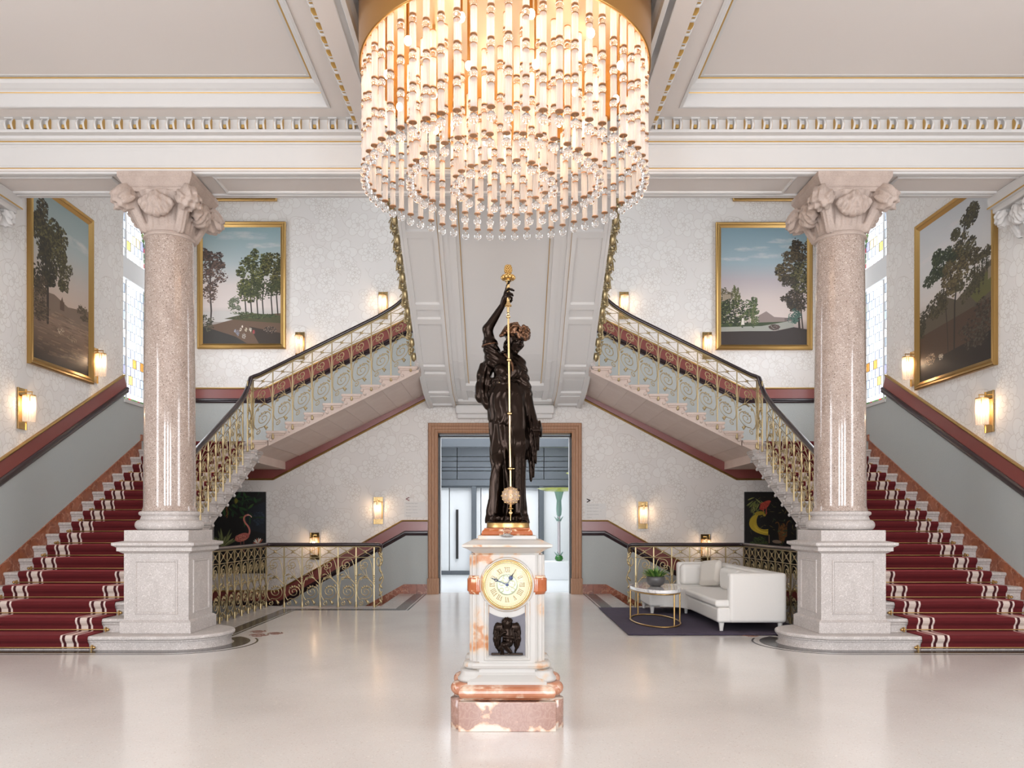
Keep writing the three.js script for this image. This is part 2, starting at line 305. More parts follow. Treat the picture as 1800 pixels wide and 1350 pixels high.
// ---------------------------------------------------------------- measures of the place
const WX = 5.87, BD = 14.67, RISE = 0.146, GO = 0.285, D1 = 8.13, LAND = 18 * RISE, LD = 12.7, XI = 4.03;    // side walls, back wall, riser, going, first nosing, landing height, lateral flight front, inner string
const LX = 3.807, LR = 0.147, LG = 0.3;                                                                       // lateral flight: first nosing, riser, going
const ns = (d) => RISE * (1 + (d - D1) / GO);                                                                 // nosing line of the side flights
const nl = (x) => LAND + LR * (1 + (LX - x) / LG);                                                            // nosing line of the lateral flights
const COLX = 3.66, COLD = 8.7, TOPY = 4.98;

// ---------------------------------------------------------------- floor
{
  const f = structure('floor', 'polished cream terrazzo hall floor with dark inlaid border bands', 'floor');
  const sh = new THREE.Shape([[-6.95, -5.9], [6.95, -5.9], [6.95, 8.9], [5.9, 8.9], [5.9, BD + 0.3], [-5.9, BD + 0.3], [-5.9, 8.9], [-6.95, 8.9]].map((p) => new THREE.Vector2(...p)));
  for (const s of [1, -1]) sh.holes.push(new THREE.Path([[3.8, 9.2], [WX, 9.2], [WX, BD], [1.94, BD], [1.94, 12.47], [3.8, 12.47]].map((p) => new THREE.Vector2(s * p[0], p[1]))));
  const g = new THREE.ExtrudeGeometry(sh, { depth: 0.25, bevelEnabled: false }); g.rotateX(-Math.PI / 2); g.translate(0, -0.25, 0);
  mesh('floor_surface', g, M.floor, f);
  const flat = (pts, y0, y1) => { const q = extrude(pts, y1 - y0); q.rotateX(-Math.PI / 2); q.translate(0, y0, 0); return q; };
  const arc = (r, a0, a1, n = 20) => [...Array(n + 1)].map((_, i) => { const a = lerp(a0, a1, i / n); return [3.45 - r * Math.cos(a), 8.63 - r * Math.sin(a)]; });
  for (const s of [1, -1]) {
    mesh('stone_curb', [flat([[1.66, BD], [1.94, BD], [1.94, 12.47], [3.8, 12.47], [3.8, 9.2], [3.37, 9.2], [3.37, 12.13], [1.66, 12.13]], 0, 0.006)], M.curb, f, s);
    // dark band: from the door wall round the stair opening and the rounded step end, then along the foot of the steps
    mesh('inlay_band', [flat([[1.49, BD], [1.66, BD], [1.66, 12.13], [3.37, 12.13], [3.37, 9.0], [3.19, 9.0], [3.19, 11.96], [1.49, 11.96]], 0, 0.003),
      flat([...arc(0.66, -0.9, Math.PI / 2), [6.9, 7.97], [6.9, 8.15], ...arc(0.49, -0.9, Math.PI / 2).reverse()], 0, 0.003)], M.inlay, f, s);
    mesh('inlay_line', [flat([[1.44, BD], [1.465, BD], [1.465, 11.935], [3.165, 11.935], [3.165, 9.2], [3.14, 9.2], [3.14, 11.91], [1.44, 11.91]], 0, 0.003),
      flat([...arc(0.745, -0.55, Math.PI / 2), [6.9, 7.885], [6.9, 7.905], ...arc(0.725, -0.55, Math.PI / 2).reverse()], 0, 0.003)], M.inlay, f, s);
    const sc = []; for (const [x, d, r, a] of [[2.85, 9.25, 0.12, 0], [2.7, 9.4, 0.09, 2], [2.95, 9.55, 0.1, 4]]) for (let k = 0; k < 3; k++) { const pts = []; for (let i = 0; i <= 10; i++) { const t = a + k * 2.1 + i * 0.4, q = r * (1 - i / 14); pts.push([x + q * Math.cos(t), 0.002, -(d + q * Math.sin(t))]); } sc.push(tube(pts, 0.006, 4, 14)); }
    mesh('mosaic_scroll', sc.map((q) => q.scale(1, 1, 1)), mat({ color: '#7d5a4c', roughness: 0.3 }), f, s);
  }
}

// ---------------------------------------------------------------- walls
const wallGeo = (shape, depth) => new THREE.ExtrudeGeometry(shape, { depth, bevelEnabled: false, curveSegments: 24 });
const DADO = { bead: [[0, 0], [0.03, 0.002], [0.036, 0.016], [0.03, 0.03], [0, 0.03]], band: [[0, 0.03], [0.016, 0.03], [0.016, 0.2], [0, 0.2]], rail: [[0, 0.2], [0.03, 0.2], [0.048, 0.215], [0.05, 0.24], [0.034, 0.25], [0.04, 0.265], [0.03, 0.285], [0, 0.29]] };
function dadoRun(path, n, parent, s) {
  mesh('gilt_bead', sweep(path, n, DADO.bead), M.gilt, parent, s);
  mesh('dado_band', sweep(path, n, DADO.band), M.band, parent, s);
  mesh('dado_rail', sweep(path, n, DADO.rail), M.handrail, parent, s);
}
const W0 = 12.25, W1 = 13.8, WS = 3.22, SPRING = 5.9;
const windowPath = () => { const p = new THREE.Path(), c = (W0 + W1) / 2, r = (W1 - W0) / 2; p.moveTo(W0, WS); p.lineTo(W1, WS); p.lineTo(W1, SPRING); p.absarc(c, SPRING, r, 0, Math.PI, false); p.lineTo(W0, WS); return p; };
for (const s of [1, -1]) {
  const w = structure(s > 0 ? 'wall_right' : 'wall_left', s > 0 ? 'papered stair wall with grey green dado above the stair on the sofa side' : 'papered stair wall with grey green dado above the stair on the flamingo side', 'wall');
  const sh = new THREE.Shape([[8.38, -1.6], [BD, -1.6], [BD, 9], [8.38, 9]].map((p) => new THREE.Vector2(...p))); sh.holes.push(windowPath());
  const g = wallGeo(sh, 0.45); g.rotateY(Math.PI / 2); g.translate(WX, 0, 0);
  mesh('wall_surface', g, M.wallpaper, w, s);
  const n = new THREE.Vector3(-1, 0, 0), top = (d) => ns(d) + 1.34;
  dadoRun([V(WX, top(8.42), 8.42), V(WX, top(W0 - 0.01), W0 - 0.01)], n, w, s);
  const pan = extrude([[8.4, ns(8.4) - 0.2], [12.76, ns(12.76) - 0.1], [BD, LAND - 0.1], [BD, WS - 0.05], [W0, WS - 0.05], [W0, top(W0) - 0.25], [8.4, top(8.4) - 0.25]], 0.012); pan.rotateY(Math.PI / 2); pan.translate(WX - 0.012, 0, 0);
  mesh('dado_panel', pan, M.dado, w, s);
  for (let k = 0; k < 8; k++) { const a = 8.45 + k * 0.57, b = Math.min(a + 0.566, 12.8); if (a > 12.7) break; const q = extrude([[a, ns(a) - 0.34], [b, ns(b) - 0.34], [b, ns(b) + 0.1], [a, ns(a) + 0.1]], 0.03); q.rotateY(Math.PI / 2); q.translate(WX - 0.03, 0, 0); mesh('skirting_slab', q, M.rosso, w, s); }
  mesh('skirting_slab', box(WX - 0.03, WX, LAND, LAND + 0.1, 12.8, BD), M.rosso, w, s);
  // hall wall in front of the stair, beyond the frame
  const hw = structure(s > 0 ? 'wall_hall_right' : 'wall_hall_left', s > 0 ? 'plain hall side wall beside the stair foot on the sofa side' : 'plain hall side wall beside the stair foot on the flamingo side', 'wall');
  const h2 = new THREE.Shape([[-6, -0.2], [8.6, -0.2], [8.6, 6], [-6, 6]].map((p) => new THREE.Vector2(...p))); h2.holes.push(new THREE.Path([[1.9, 1.4], [4.1, 1.4], [4.1, 4.4], [1.9, 4.4]].map((p) => new THREE.Vector2(...p))));
  const g2 = wallGeo(h2, 0.4); g2.rotateY(Math.PI / 2); g2.translate(6.9, 0, 0); mesh('wall_surface', [g2, box(WX + 0.01, 7.3, -0.2, 6, 8.6, 9.0)], M.wallpaper, hw, s);
}
{
  const w = structure('wall_back', 'papered back wall of the stair hall with door opening and dado', 'wall');
  const sh = new THREE.Shape([[-6.3, -1.6], [-1.23, -1.6], [-1.23, 2.97], [1.23, 2.97], [1.23, -1.6], [6.3, -1.6], [6.3, 9], [-6.3, 9]].map((p) => new THREE.Vector2(...p)));
  const g = wallGeo(sh, 0.3); g.translate(0, 0, -BD - 0.3); mesh('wall_surface', g, M.wallpaper, w);
  const n = new THREE.Vector3(0, 0, 1);
  for (const s of [1, -1]) {
    dadoRun([V(WX, 0.074, BD), V(4.197, 0.074, BD), V(1.895, 1.363, BD), V(1.42, 1.363, BD)], n, w, s);
    dadoRun([V(WX, 3.8, BD), V(4.417, 3.8, BD), V(1.2, 5.376, BD)], n, w, s);
    const lo = extrude([[WX, -1.4], [4.197, -1.4], [1.82, 0.0], [1.42, 0.0], [1.42, 1.12], [1.86, 1.12], [4.197, -0.18], [WX, -0.18]].map((p) => [p[0], p[1]]), 0.012); lo.translate(0, 0, -BD);
    mesh('dado_panel', lo, M.dado, w, s);
    const up = extrude([[WX, LAND - 0.1], [4.03, LAND - 0.1], [1.2, 3.9], [1.2, 5.13], [4.38, 3.55], [WX, 3.55]], 0.012); up.translate(0, 0, -BD);
    mesh('dado_panel', up, M.dado, w, s);
    // brown trim that follows the underside of the upper flight
    const tp = [V(WX, 2.29, BD), V(4.31, 2.29, BD), V(1.42, 3.8, BD)];
    mesh('soffit_band', sweep(tp, n, [[0, 0], [0.05, 0], [0.04, 0.16], [0, 0.165]]), M.band, w, s);
    mesh('gilt_bead', sweep(tp, n, [[0, 0.165], [0.045, 0.165], [0.05, 0.18], [0.04, 0.195], [0, 0.195]]), M.gilt, w, s);
    // marble skirting, stepping down with the lower stair
    for (const [a, b] of [[1.42, 1.62], [1.623, 1.86]]) mesh('skirting_slab', box(a, b, 0, 0.18, BD - 0.03, BD), M.rosso, w, s);
    for (let k = 0; k < 4; k++) { const a = 1.863 + k * 0.58, b = a + 0.577, f = (x) => 0.18 - (x - 1.86) * 0.56; const q = extrude([[a, f(a) - 0.4], [b, f(b) - 0.4], [b, f(b)], [a, f(a)]], 0.03); q.translate(0, 0, -BD); mesh('skirting_slab', q, M.rosso, w, s); }
  }
}
{ // wall behind the camera with three tall windows
  const w = structure('wall_front', 'hall entrance wall with three tall windows', 'wall'), sh = new THREE.Shape([[-7.3, -0.2], [7.3, -0.2], [7.3, 6], [-7.3, 6]].map((p) => new THREE.Vector2(...p)));
  for (const x of [-3.3, 0, 3.3]) sh.holes.push(new THREE.Path([[x - 0.75, 0.1], [x + 0.75, 0.1], [x + 0.75, 4.2], [x - 0.75, 4.2]].map((p) => new THREE.Vector2(...p))));
  const g = wallGeo(sh, 0.4); g.translate(0, 0, 5.9); mesh('wall_surface', g, M.wallpaper, w);
  for (const [i, x] of [-3.3, 0, 3.3].entries()) {
    const o = structure('window_' + (i + 1), 'tall white casement window in the entrance wall', 'window');
    mesh('window_frame', [box(x - 0.75, x - 0.68, 0.1, 4.2, -6.1, -6.05), box(x + 0.68, x + 0.75, 0.1, 4.2, -6.1, -6.05), box(x - 0.68, x + 0.68, 0.1, 0.2, -6.1, -6.05), box(x - 0.68, x + 0.68, 4.1, 4.2, -6.1, -6.05), box(x - 0.03, x + 0.03, 0.2, 4.1, -6.1, -6.05), box(x - 0.68, x + 0.68, 2.9, 2.96, -6.1, -6.05)], M.white, o);
    for (const q of [-0.68, 0.03]) for (const [a, b] of [[0.2, 2.9], [2.96, 4.1]]) mesh('pane', box(x + q, x + q + 0.65, a, b, -6.08, -6.074), M.pane, o);
  }
}
// stained-glass stair windows
for (const s of [1, -1]) {
  const o = structure(s > 0 ? 'window_5' : 'window_4', s > 0 ? 'arched stained glass window in the stair wall on the sofa side' : 'arched stained glass window in the stair wall on the flamingo side', 'window');
  const X = 6.2, c = (W0 + W1) / 2, R = (W1 - W0) / 2, fr = [];
  fr.push(box(X - 0.04, X + 0.06, WS, WS + 0.07, W0, W1), box(X - 0.06, X + 0.06, 5.28, 5.62, W0, W1), box(X - 0.04, X + 0.06, WS, SPRING, W0, W0 + 0.05), box(X - 0.04, X + 0.06, WS, SPRING, W1 - 0.05, W1));
  const ring = new THREE.Shape(); ring.absarc(0, 0, R, 0, Math.PI, false); ring.absarc(0, 0, R - 0.05, Math.PI, 0, true);
  const rg = new THREE.ExtrudeGeometry(ring, { depth: 0.1, bevelEnabled: false, curveSegments: 24 }); rg.rotateY(Math.PI / 2); rg.translate(X - 0.04, SPRING, -c); fr.push(rg);
  fr.push(box(X - 0.005, X + 0.05, WS, SPRING + R - 0.02, c - 0.03, c + 0.03));
  mesh('window_frame', fr, M.white, o, s);
  mesh('window_sill', box(WX - 0.03, X, WS - 0.05, WS, W0, W1), M.plaster, o, s);
  // leaded panes: a flowered border of green and red pieces, plain pale quarries inside
  const Rn = rng(31), cols = { clear: ['#f4f7fb', '#e9eff8', '#ffffff', '#e2e9f4'], green: ['#7f9c58', '#a5b86c', '#5f8450'], red: ['#b8474f', '#c9575a', '#9e3a48'], gold: ['#ead9a0', '#f3e8c8', '#d6d6ee', '#ebe7f5', '#e6c070'] }, gm = {};
  for (const k in cols) gm[k] = cols[k].map((q) => mat({ p: 1, color: q, transmission: 0.95, thickness: 0, roughness: 0.2, ior: 1.4 }));
  const inside = (d, y, m) => y > WS + 0.07 + m && d > W0 + 0.05 + m && d < W1 - 0.05 - m && (y < 5.28 - m || y > 5.62 + m) && (y < SPRING || Math.hypot(d - c, y - SPRING) < R - 0.05 - m);
  const pieceGeo = {}, piece = (w2, h2) => pieceGeo[w2 + '_' + h2] || (pieceGeo[w2 + '_' + h2] = new THREE.BoxGeometry(0.004, h2, w2));
  const lead = mat({ color: '#8c9096', roughness: 0.6, metalness: 0.2 }), cames = [];
  const add = (d, y, w2, h2, kind) => { put('pane', piece(w2, h2), gm[kind][Math.floor(Rn() * gm[kind].length)], o, s, X, y, -d); };
  for (let j = 0; j < 24; j++) for (let i = 0; i < 11; i++) {
    const w2 = 0.131, h2 = 0.141, d = W0 + 0.12 + (i + (j % 2) * 0.5) * 0.137, y = WS + 0.15 + j * 0.147;
    if (!inside(d, y, 0.105)) continue;
    const orn = y < WS + 0.75 || (y > 5.62 && y < 6.15);
    add(d, y, w2, h2, orn && Rn() < 0.45 ? 'gold' : 'clear');
  }
  for (let j = 0; j < 34; j++) for (const [d, w2] of [[W0 + 0.095, 0.07], [W1 - 0.095, 0.07]]) { const y = WS + 0.12 + j * 0.082; if (y < SPRING && inside(d, y, 0.035)) add(d, y, w2, 0.074, j % 4 === 1 ? 'red' : 'green'); }
  for (let j = 0; j < 16; j++) { const d = W0 + 0.17 + j * 0.082; if (d < W1 - 0.14) { add(d, WS + 0.11, 0.074, 0.07, j % 4 === 1 ? 'red' : 'green'); } }
  for (let j = 0; j <= 26; j++) { const a = Math.PI * j / 26, m = put('pane', piece(0.074, 0.075), gm[j % 4 === 1 ? 'red' : 'green'][j % 3], o, s, X, SPRING + (R - 0.095) * Math.sin(a), -(c + (R - 0.095) * Math.cos(a))); m.rotation.x = -a + Math.PI / 2; }
  const lg = []; for (let j = 0; j < 25; j++) { const y = WS + 0.0765 + j * 0.147; if (y > WS + 0.1 && y < SPRING + R - 0.15 && (y < 5.25 || y > 5.65)) { const hw = y > SPRING ? Math.sqrt(Math.max(0.01, (R - 0.13) ** 2 - (y - SPRING) ** 2)) : R - 0.13; lg.push(box(X - 0.004, X + 0.004, y - 0.003, y + 0.003, c - hw, c + hw)); } }
  for (let j = 0; j < 24; j++) for (let i = 0; i < 12; i++) { const d = W0 + 0.0515 + (i + (j % 2) * 0.5) * 0.137, y = WS + 0.15 + j * 0.147; if (inside(d, y, 0.08)) lg.push(box(X - 0.004, X + 0.004, y - 0.07, y + 0.07, d - 0.003, d + 0.003)); }
  for (const q of [W0 + 0.137, W1 - 0.137]) lg.push(box(X - 0.004, X + 0.004, WS + 0.07, 5.28, q - 0.006, q + 0.006));
  mesh('lead_came', lg, lead, o, s);
}

// ---------------------------------------------------------------- beam, cornice, coffered ceiling
{
  const b = structure('trim_1', 'white plaster beam and gilded cornice carried by the granite columns', 'beam');
  mesh('beam_body', box(-6.9, 6.9, TOPY + 0.03, 9.0, 8.4, 8.99), M.plaster, b);
  const n = new THREE.Vector3(0, 0, 1), P = [V(-6.9, TOPY, 8.38), V(6.9, TOPY, 8.38)];
  mesh('beam_fascia', sweep(P, n, [[-0.005, 0], [0, 0], [0, 0.036], [0.01, 0.036], [0.01, 0.06], [0, 0.065], [0.004, 0.075], [0, 0.085], [0, 0.27], [0.008, 0.275], [0.008, 0.3], [0, 0.305], [-0.05, 0.31]]), M.plaster, b);
  mesh('gilt_bead', [sweep(P, n, [[0.008, 0.036], [0.018, 0.038], [0.022, 0.046], [0.018, 0.054], [0.008, 0.056]]), sweep(P, n, [[0.006, 0.318], [0.03, 0.32], [0.03, 0.33], [0.006, 0.332]])], M.giltPaint, b);
  mesh('crown_moulding', sweep(P, n, [[-0.05, 0.3], [0.012, 0.305], [0.022, 0.318], [0.026, 0.335], [0.05, 0.345], [0.06, 0.37], [0.135, 0.37], [0.135, 0.4], [0.1, 0.4], [0.1, 0.515], [0.16, 0.52], [0.16, 0.56], [-0.05, 0.56]]), M.plaster, b);
  // soffit panels between and beside the columns
  const soffit = sub('beam_soffit', b);
  mesh('soffit_board', box(-6.9, 6.9, TOPY + 0.02, TOPY + 0.05, 8.36, 9.01), M.plasterWarm, soffit);
  for (const [x0, x1] of [[-6.0, -4.2], [-3.1, 3.1], [4.2, 6.0]]) mesh('soffit_frame', sweep([V(x0, TOPY + 0.02, 8.5), V(x1, TOPY + 0.02, 8.5), V(x1, TOPY + 0.02, 8.89), V(x0, TOPY + 0.02, 8.89)], new THREE.Vector3(0, -1, 0), [[0, -0.02], [0.012, -0.016], [0.02, 0], [0.012, 0.016], [0, 0.02]], true), M.plaster, soffit);
  mesh('soffit_edge', [box(-6.9, 6.9, TOPY - 0.003, TOPY + 0.03, 8.386, 8.44), box(-6.9, 6.9, TOPY, TOPY + 0.03, 8.94, 9.01)], M.plaster, b);
  // scroll brackets with gilded channels
  const S = []; for (let i = 0; i <= 10; i++) { const t = i / 10; S.push([0.03 + 0.035 * Math.sin(t * Math.PI * 0.9 + 0.3), t * 0.112]); }
  const rib = (x) => { const e = extrude([[0, 0], ...S.map((q) => [q[0], q[1]]), [0, 0.112]], 0.02); e.rotateY(-Math.PI / 2); e.translate(x + 0.01, 0, 0); return e; };   // profile (out, up) -> z out
  const white = merge([rib(-0.034), rib(0.034), new THREE.BoxGeometry(0.09, 0.012, 0.05).translate(0, 0.112, 0.025)]);
  const gold = merge([new THREE.BoxGeometry(0.03, 0.036, 0.03).translate(0, 0.03, 0.024), ...[-0.0455, 0.0455].map((x) => { const e = extrude([[0, 0], ...S.map((q) => [q[0] - 0.004, q[1]]), [0, 0.1]], 0.004); e.rotateY(-Math.PI / 2); e.translate(x + 0.002, 0, 0); return e; })]);
  for (const g of [white, gold]) { const p = g.attributes.position.array; let mz = 0; for (let i = 2; i < p.length; i += 3) mz += p[i]; if (mz < 0) g.scale(1, 1, -1); }
  const bracket = (x, y, z, ry) => { const m = put('bracket', white, M.plaster, b, 1, x, y, z, ry); put('bracket_gilding', gold, M.giltPaint, m, 1, 0, 0, 0); };
  for (const s of [1, -1]) {
    for (let k = 0; k < 27; k++) bracket(s * (1.6 + k * 0.186), 5.382, -8.285, 0);
    for (let k = 0; k < 14; k++) bracket(s * 1.502, 5.382, -(8.12 - k * 0.186), s * Math.PI / 2);
  }
}
{
  const c = structure('ceiling', 'white coffered plaster ceiling with thin gilt lines', 'ceiling');
  const slab = (outer, hole, y, t) => { const sh = new THREE.Shape(outer.map((p) => new THREE.Vector2(...p))); sh.holes.push(new THREE.Path(hole.map((p) => new THREE.Vector2(...p)))); const g = new THREE.ExtrudeGeometry(sh, { depth: t, bevelEnabled: false }); g.rotateX(-Math.PI / 2); g.translate(0, y, 0); return g; };
  for (const s of [1, -1]) {
    const bay = sub('coffer', c);
    mesh('coffer_soffit', slab([[1.5, -5.95], [6.95, -5.95], [6.95, 8.3], [1.5, 8.3]], [[1.788, 1.0], [6.45, 1.0], [6.45, 8.01], [1.788, 8.01]], 5.5, 0.2), M.plasterWarm, bay, s);
    const path = [V(1.788, 5.5, 8.01), V(1.788, 5.5, 1.0), V(6.45, 5.5, 1.0), V(6.45, 5.5, 8.01)];
    mesh('coffer_moulding', [sweep(path, UP, [[0, -0.03], [-0.012, -0.03], [-0.012, -0.005], [-0.006, 0.004], [0.115, 0.004], [0.12, 0.012], [0.13, 0.016], [0.14, 0.02], [0.15, 0.05], [0.175, 0.1], [0.2, 0.12], [0.215, 0.125], [0.215, 0.17], [0.23, 0.17]], true)], M.plaster, bay, s);
    mesh('gilt_line', [sweep(path, UP, [[0.122, 0.008], [0.118, 0.016], [0.126, 0.02]], true), sweep(path, UP, [[0.205, 0.122], [0.2, 0.135], [0.21, 0.137]], true)], M.giltPaint, bay, s);
    mesh('coffer_panel', box(1.7, 6.5, 5.72, 5.8, 0.9, 8.1), M.plasterWarm, bay, s);
  }
  const bay = sub('coffer', c);
  mesh('coffer_soffit', slab([[-1.5, -5.95], [1.5, -5.95], [1.5, 8.3], [-1.5, 8.3]], [[-1.237, 4.6], [1.237, 4.6], [1.237, 7.95], [-1.237, 7.95]], 5.36, 0.34), M.plasterWarm, bay);
  const p2 = [V(-1.237, 5.36, 7.95), V(-1.237, 5.36, 4.6), V(1.237, 5.36, 4.6), V(1.237, 5.36, 7.95)];
  mesh('coffer_moulding', [sweep(p2, UP, [[0, -0.1], [-0.006, -0.1], [-0.006, -0.094], [0, -0.09], [0, -0.04], [-0.02, -0.03], [-0.02, 0.004], [0.05, 0.008], [0.1, 0.03], [0.24, 0.03], [0.24, 0.05]], true)], M.plaster, bay);
  mesh('coffer_panel', box(-1.3, 1.3, 5.6, 5.7, 4.5, 8.0), M.plasterWarm, bay);
  const u = structure('ceiling_stair_hall', 'upper white ceiling over the stair hall with roof light', 'ceiling');
  mesh('ceiling_board', slab([[-6.3, 8.99], [6.3, 8.99], [6.3, BD + 0.3], [-6.3, BD + 0.3]], [[-2.5, 9.9], [2.5, 9.9], [2.5, 13.3], [-2.5, 13.3]], 9.0, 0.2), M.plaster, u);
  const grid = []; for (let i = 0; i <= 5; i++) grid.push(box(-2.5 + i - 0.03, -2.5 + i + 0.03, 9.05, 9.12, 9.9, 13.3)); for (let i = 0; i <= 3; i++) grid.push(box(-2.5, 2.5, 9.05, 9.12, 9.9 + i * 1.133 - 0.03, 9.9 + i * 1.133 + 0.03));
  mesh('roof_light_frame', grid, M.white, u);
  for (let i = 0; i < 5; i++) for (let j = 0; j < 3; j++) mesh('pane', box(-2.47 + i, -1.53 + i, 9.08, 9.085, 9.93 + j * 1.133, 11.0 + j * 1.133), M.pane, u);
  mesh('upper_wall', box(-6.3, 6.3, 8.9, 9.2, 8.38, 8.99), M.plaster, u);
}
// leaf corbels at the ends of the beam
const corbels = [];
for (const s of [1, -1]) {
  const p = thing('leaf_corbel', s > 0 ? 'white plaster leaf corbel under the beam end on the sofa side' : 'white plaster leaf corbel under the beam end on the flamingo side', 'corbel');
    mesh('abacus', [rbox(5.48, WX, 4.86, TOPY + 0.02, 8.34, 9.05, 0.01), rbox(5.52, WX, 4.8, 4.87, 8.37, 9.03, 0.02)], M.plaster, p, s);
  corbels.push([p, s]);
  mesh('gilt_line', box(5.475, 5.482, 4.862, 4.876, 8.34, 9.05), M.giltPaint, p, s);
}

// ---------------------------------------------------------------- door opening and the garden room beyond it
{
  const d = structure('door_1', 'wide doorway with moulded oak frame leading to the garden room', 'door');
  const F = (x, y) => [V(x, 0.29, BD), V(x, y, BD), V(-x, y, BD), V(-x, 0.29, BD)], n = new THREE.Vector3(0, 0, 1);
  mesh('door_frame', sweep(F(1.23, 2.965), n, [[-0.3, 0], [0.02, 0], [0.03, -0.03], [0.03, -0.06], [0.045, -0.07], [0.045, -0.115], [0.06, -0.125], [0.06, -0.165], [0.05, -0.18], [0, -0.185]]), M.oak, d);
  for (const s of [1, -1]) mesh('plinth_block', box(1.215, 1.425, 0, 0.29, BD - 0.07, BD + 0.3), M.oak, d, s);
  mesh('metal_jamb', [box(-1.23, -1.19, 0, 2.93, BD + 0.12, BD + 0.25), box(1.19, 1.23, 0, 2.93, BD + 0.12, BD + 0.25), box(-1.23, 1.23, 2.89, 2.93, BD + 0.12, BD + 0.25)], M.white, d);
  mesh('door_seal', [box(-1.215, -1.2, 0, 2.9, BD + 0.08, BD + 0.12), box(1.2, 1.215, 0, 2.9, BD + 0.08, BD + 0.12), box(-1.2, 1.2, 2.9, 2.925, BD + 0.08, BD + 0.12)], M.black, d);
}
{
  const g = structure('garden_room', 'bright garden room with grey steel roof seen through the doorway', 'room'), Z = 20.2;
  mesh('room_floor', box(-4, 4, -0.25, -0.002, BD + 0.3, 22), mat({ p: 1, color: '#d8dcde', roughness: 0.3 }), g);
  mesh('room_side_wall', [box(-4.2, -4, -0.2, 4.2, BD + 0.3, 22), box(4, 4.2, -0.2, 4.2, BD + 0.3, 22), box(-4, 4, -0.2, 4.6, 21.8, 22)], M.white, g);
  mesh('skirting_rail', box(-4, 4, 0, 0.1, Z - 0.05, Z + 0.1), M.greySteel, g);
  for (const [a, b, t] of [[-3.9, -1.42, 0.0], [-1.4, -0.62, 0.04], [-0.6, 0.25, 0.02], [0.3, 0.85, 0.05], [0.92, 2.2, 0.0], [2.22, 3.9, 0.03]]) mesh('wall_panel', box(a, b, 0.1, 2.22, Z + t, Z + 0.1 + t), M.white, g);
  for (const x of [-0.78, 0.92]) mesh('steel_post', rbox(x - 0.06, x + 0.06, 0.1, 2.3, Z - 0.14, Z - 0.02, 0.01), M.greySteel, g);
  mesh('dark_slot', box(-1.24, -1.18, 0.4, 1.65, Z - 0.03, Z + 0.02), M.black, g);
  mesh('transom_beam', [rbox(-4, 4, 2.24, 2.4, Z - 0.16, Z + 0.1, 0.01), box(-4, 4, 2.2, 2.25, Z - 0.1, Z + 0.08)], M.greySteel, g);
  for (let k = 0; k < 5; k++) for (const [a, b] of [[-4, -1.22], [-1.2, 0.98], [1, 4]]) mesh('cladding_board', box(a, b, 2.42 + [0, 0.22, 0.31, 0.46, 0.58][k], 2.42 + [0.2, 0.295, 0.445, 0.565, 0.95][k], Z, Z + 0.06), M.greySteel, g);
  mesh('roof_beam', [rbox(-1.95, 1.95, 2.94, 3.14, 17.1, 17.3, 0.01), rbox(-2.0, -1.7, 2.75, 3.3, 15.3, 20.1, 0.02), rbox(1.7, 2.0, 2.75, 3.3, 15.3, 20.1, 0.02), rbox(-2, 2, 3.2, 3.4, 15.2, 15.5, 0.02), rbox(-2, 2, 3.3, 3.5, 19.9, 20.2, 0.02)], M.greySteel, g);
  mesh('roof_deck', [box(-4, -1.9, 3.45, 3.6, BD + 0.3, 22), box(1.9, 4, 3.45, 3.6, BD + 0.3, 22), box(-2, 2, 3.45, 3.6, 20.1, 22)], M.greySteel, g);
  for (let k = 0; k < 4; k++) mesh('pane', box(-1.9 + k * 0.95, -0.96 + k * 0.95, 3.56, 3.57, BD + 0.35, 20.1), M.pane, g);
}

// ---------------------------------------------------------------- stairs
// One stone step: profile (u = into the flight, v = up from the tread), nosing and moulding in front, sloping underside
function stepProfile(rise, go, first, thick = 0.09) {
  const p = [[go + 0.045, 0], [0.02, 0], [0.006, -0.006], [0, -0.02], [0.004, -0.034], [0.016, -0.044], [0.022, -0.046], [0.024, -0.06], [0.034, -0.07], [0.036, -0.078], [0.036, -rise]];
  if (first) p.push([go + 0.045, -rise]); else { const f = (u) => -rise - thick + (u - 0.036) * rise / go; p.push([0.036, -rise - 0.02], [0.037, -rise - 0.02], [0.037, f(0.037) + 0.003], [0.04, f(0.04)], [go + 0.033, f(go + 0.033)], [go + 0.0355, f(go + 0.0355) + 0.003], [go + 0.0355, -0.06], [go + 0.045, -0.06]); }
  return p;
}
const sideStep = (x0, x1, first) => { const g = extrude(stepProfile(RISE, GO, first), x1 - x0); g.rotateY(Math.PI / 2); g.translate(x0, 0, 0); return g; };          // u -> away from the camera, extruded along x
const latStep = () => { const g = extrude(stepProfile(LR, LG, false), BD - LD); g.rotateY(Math.PI); return g; };
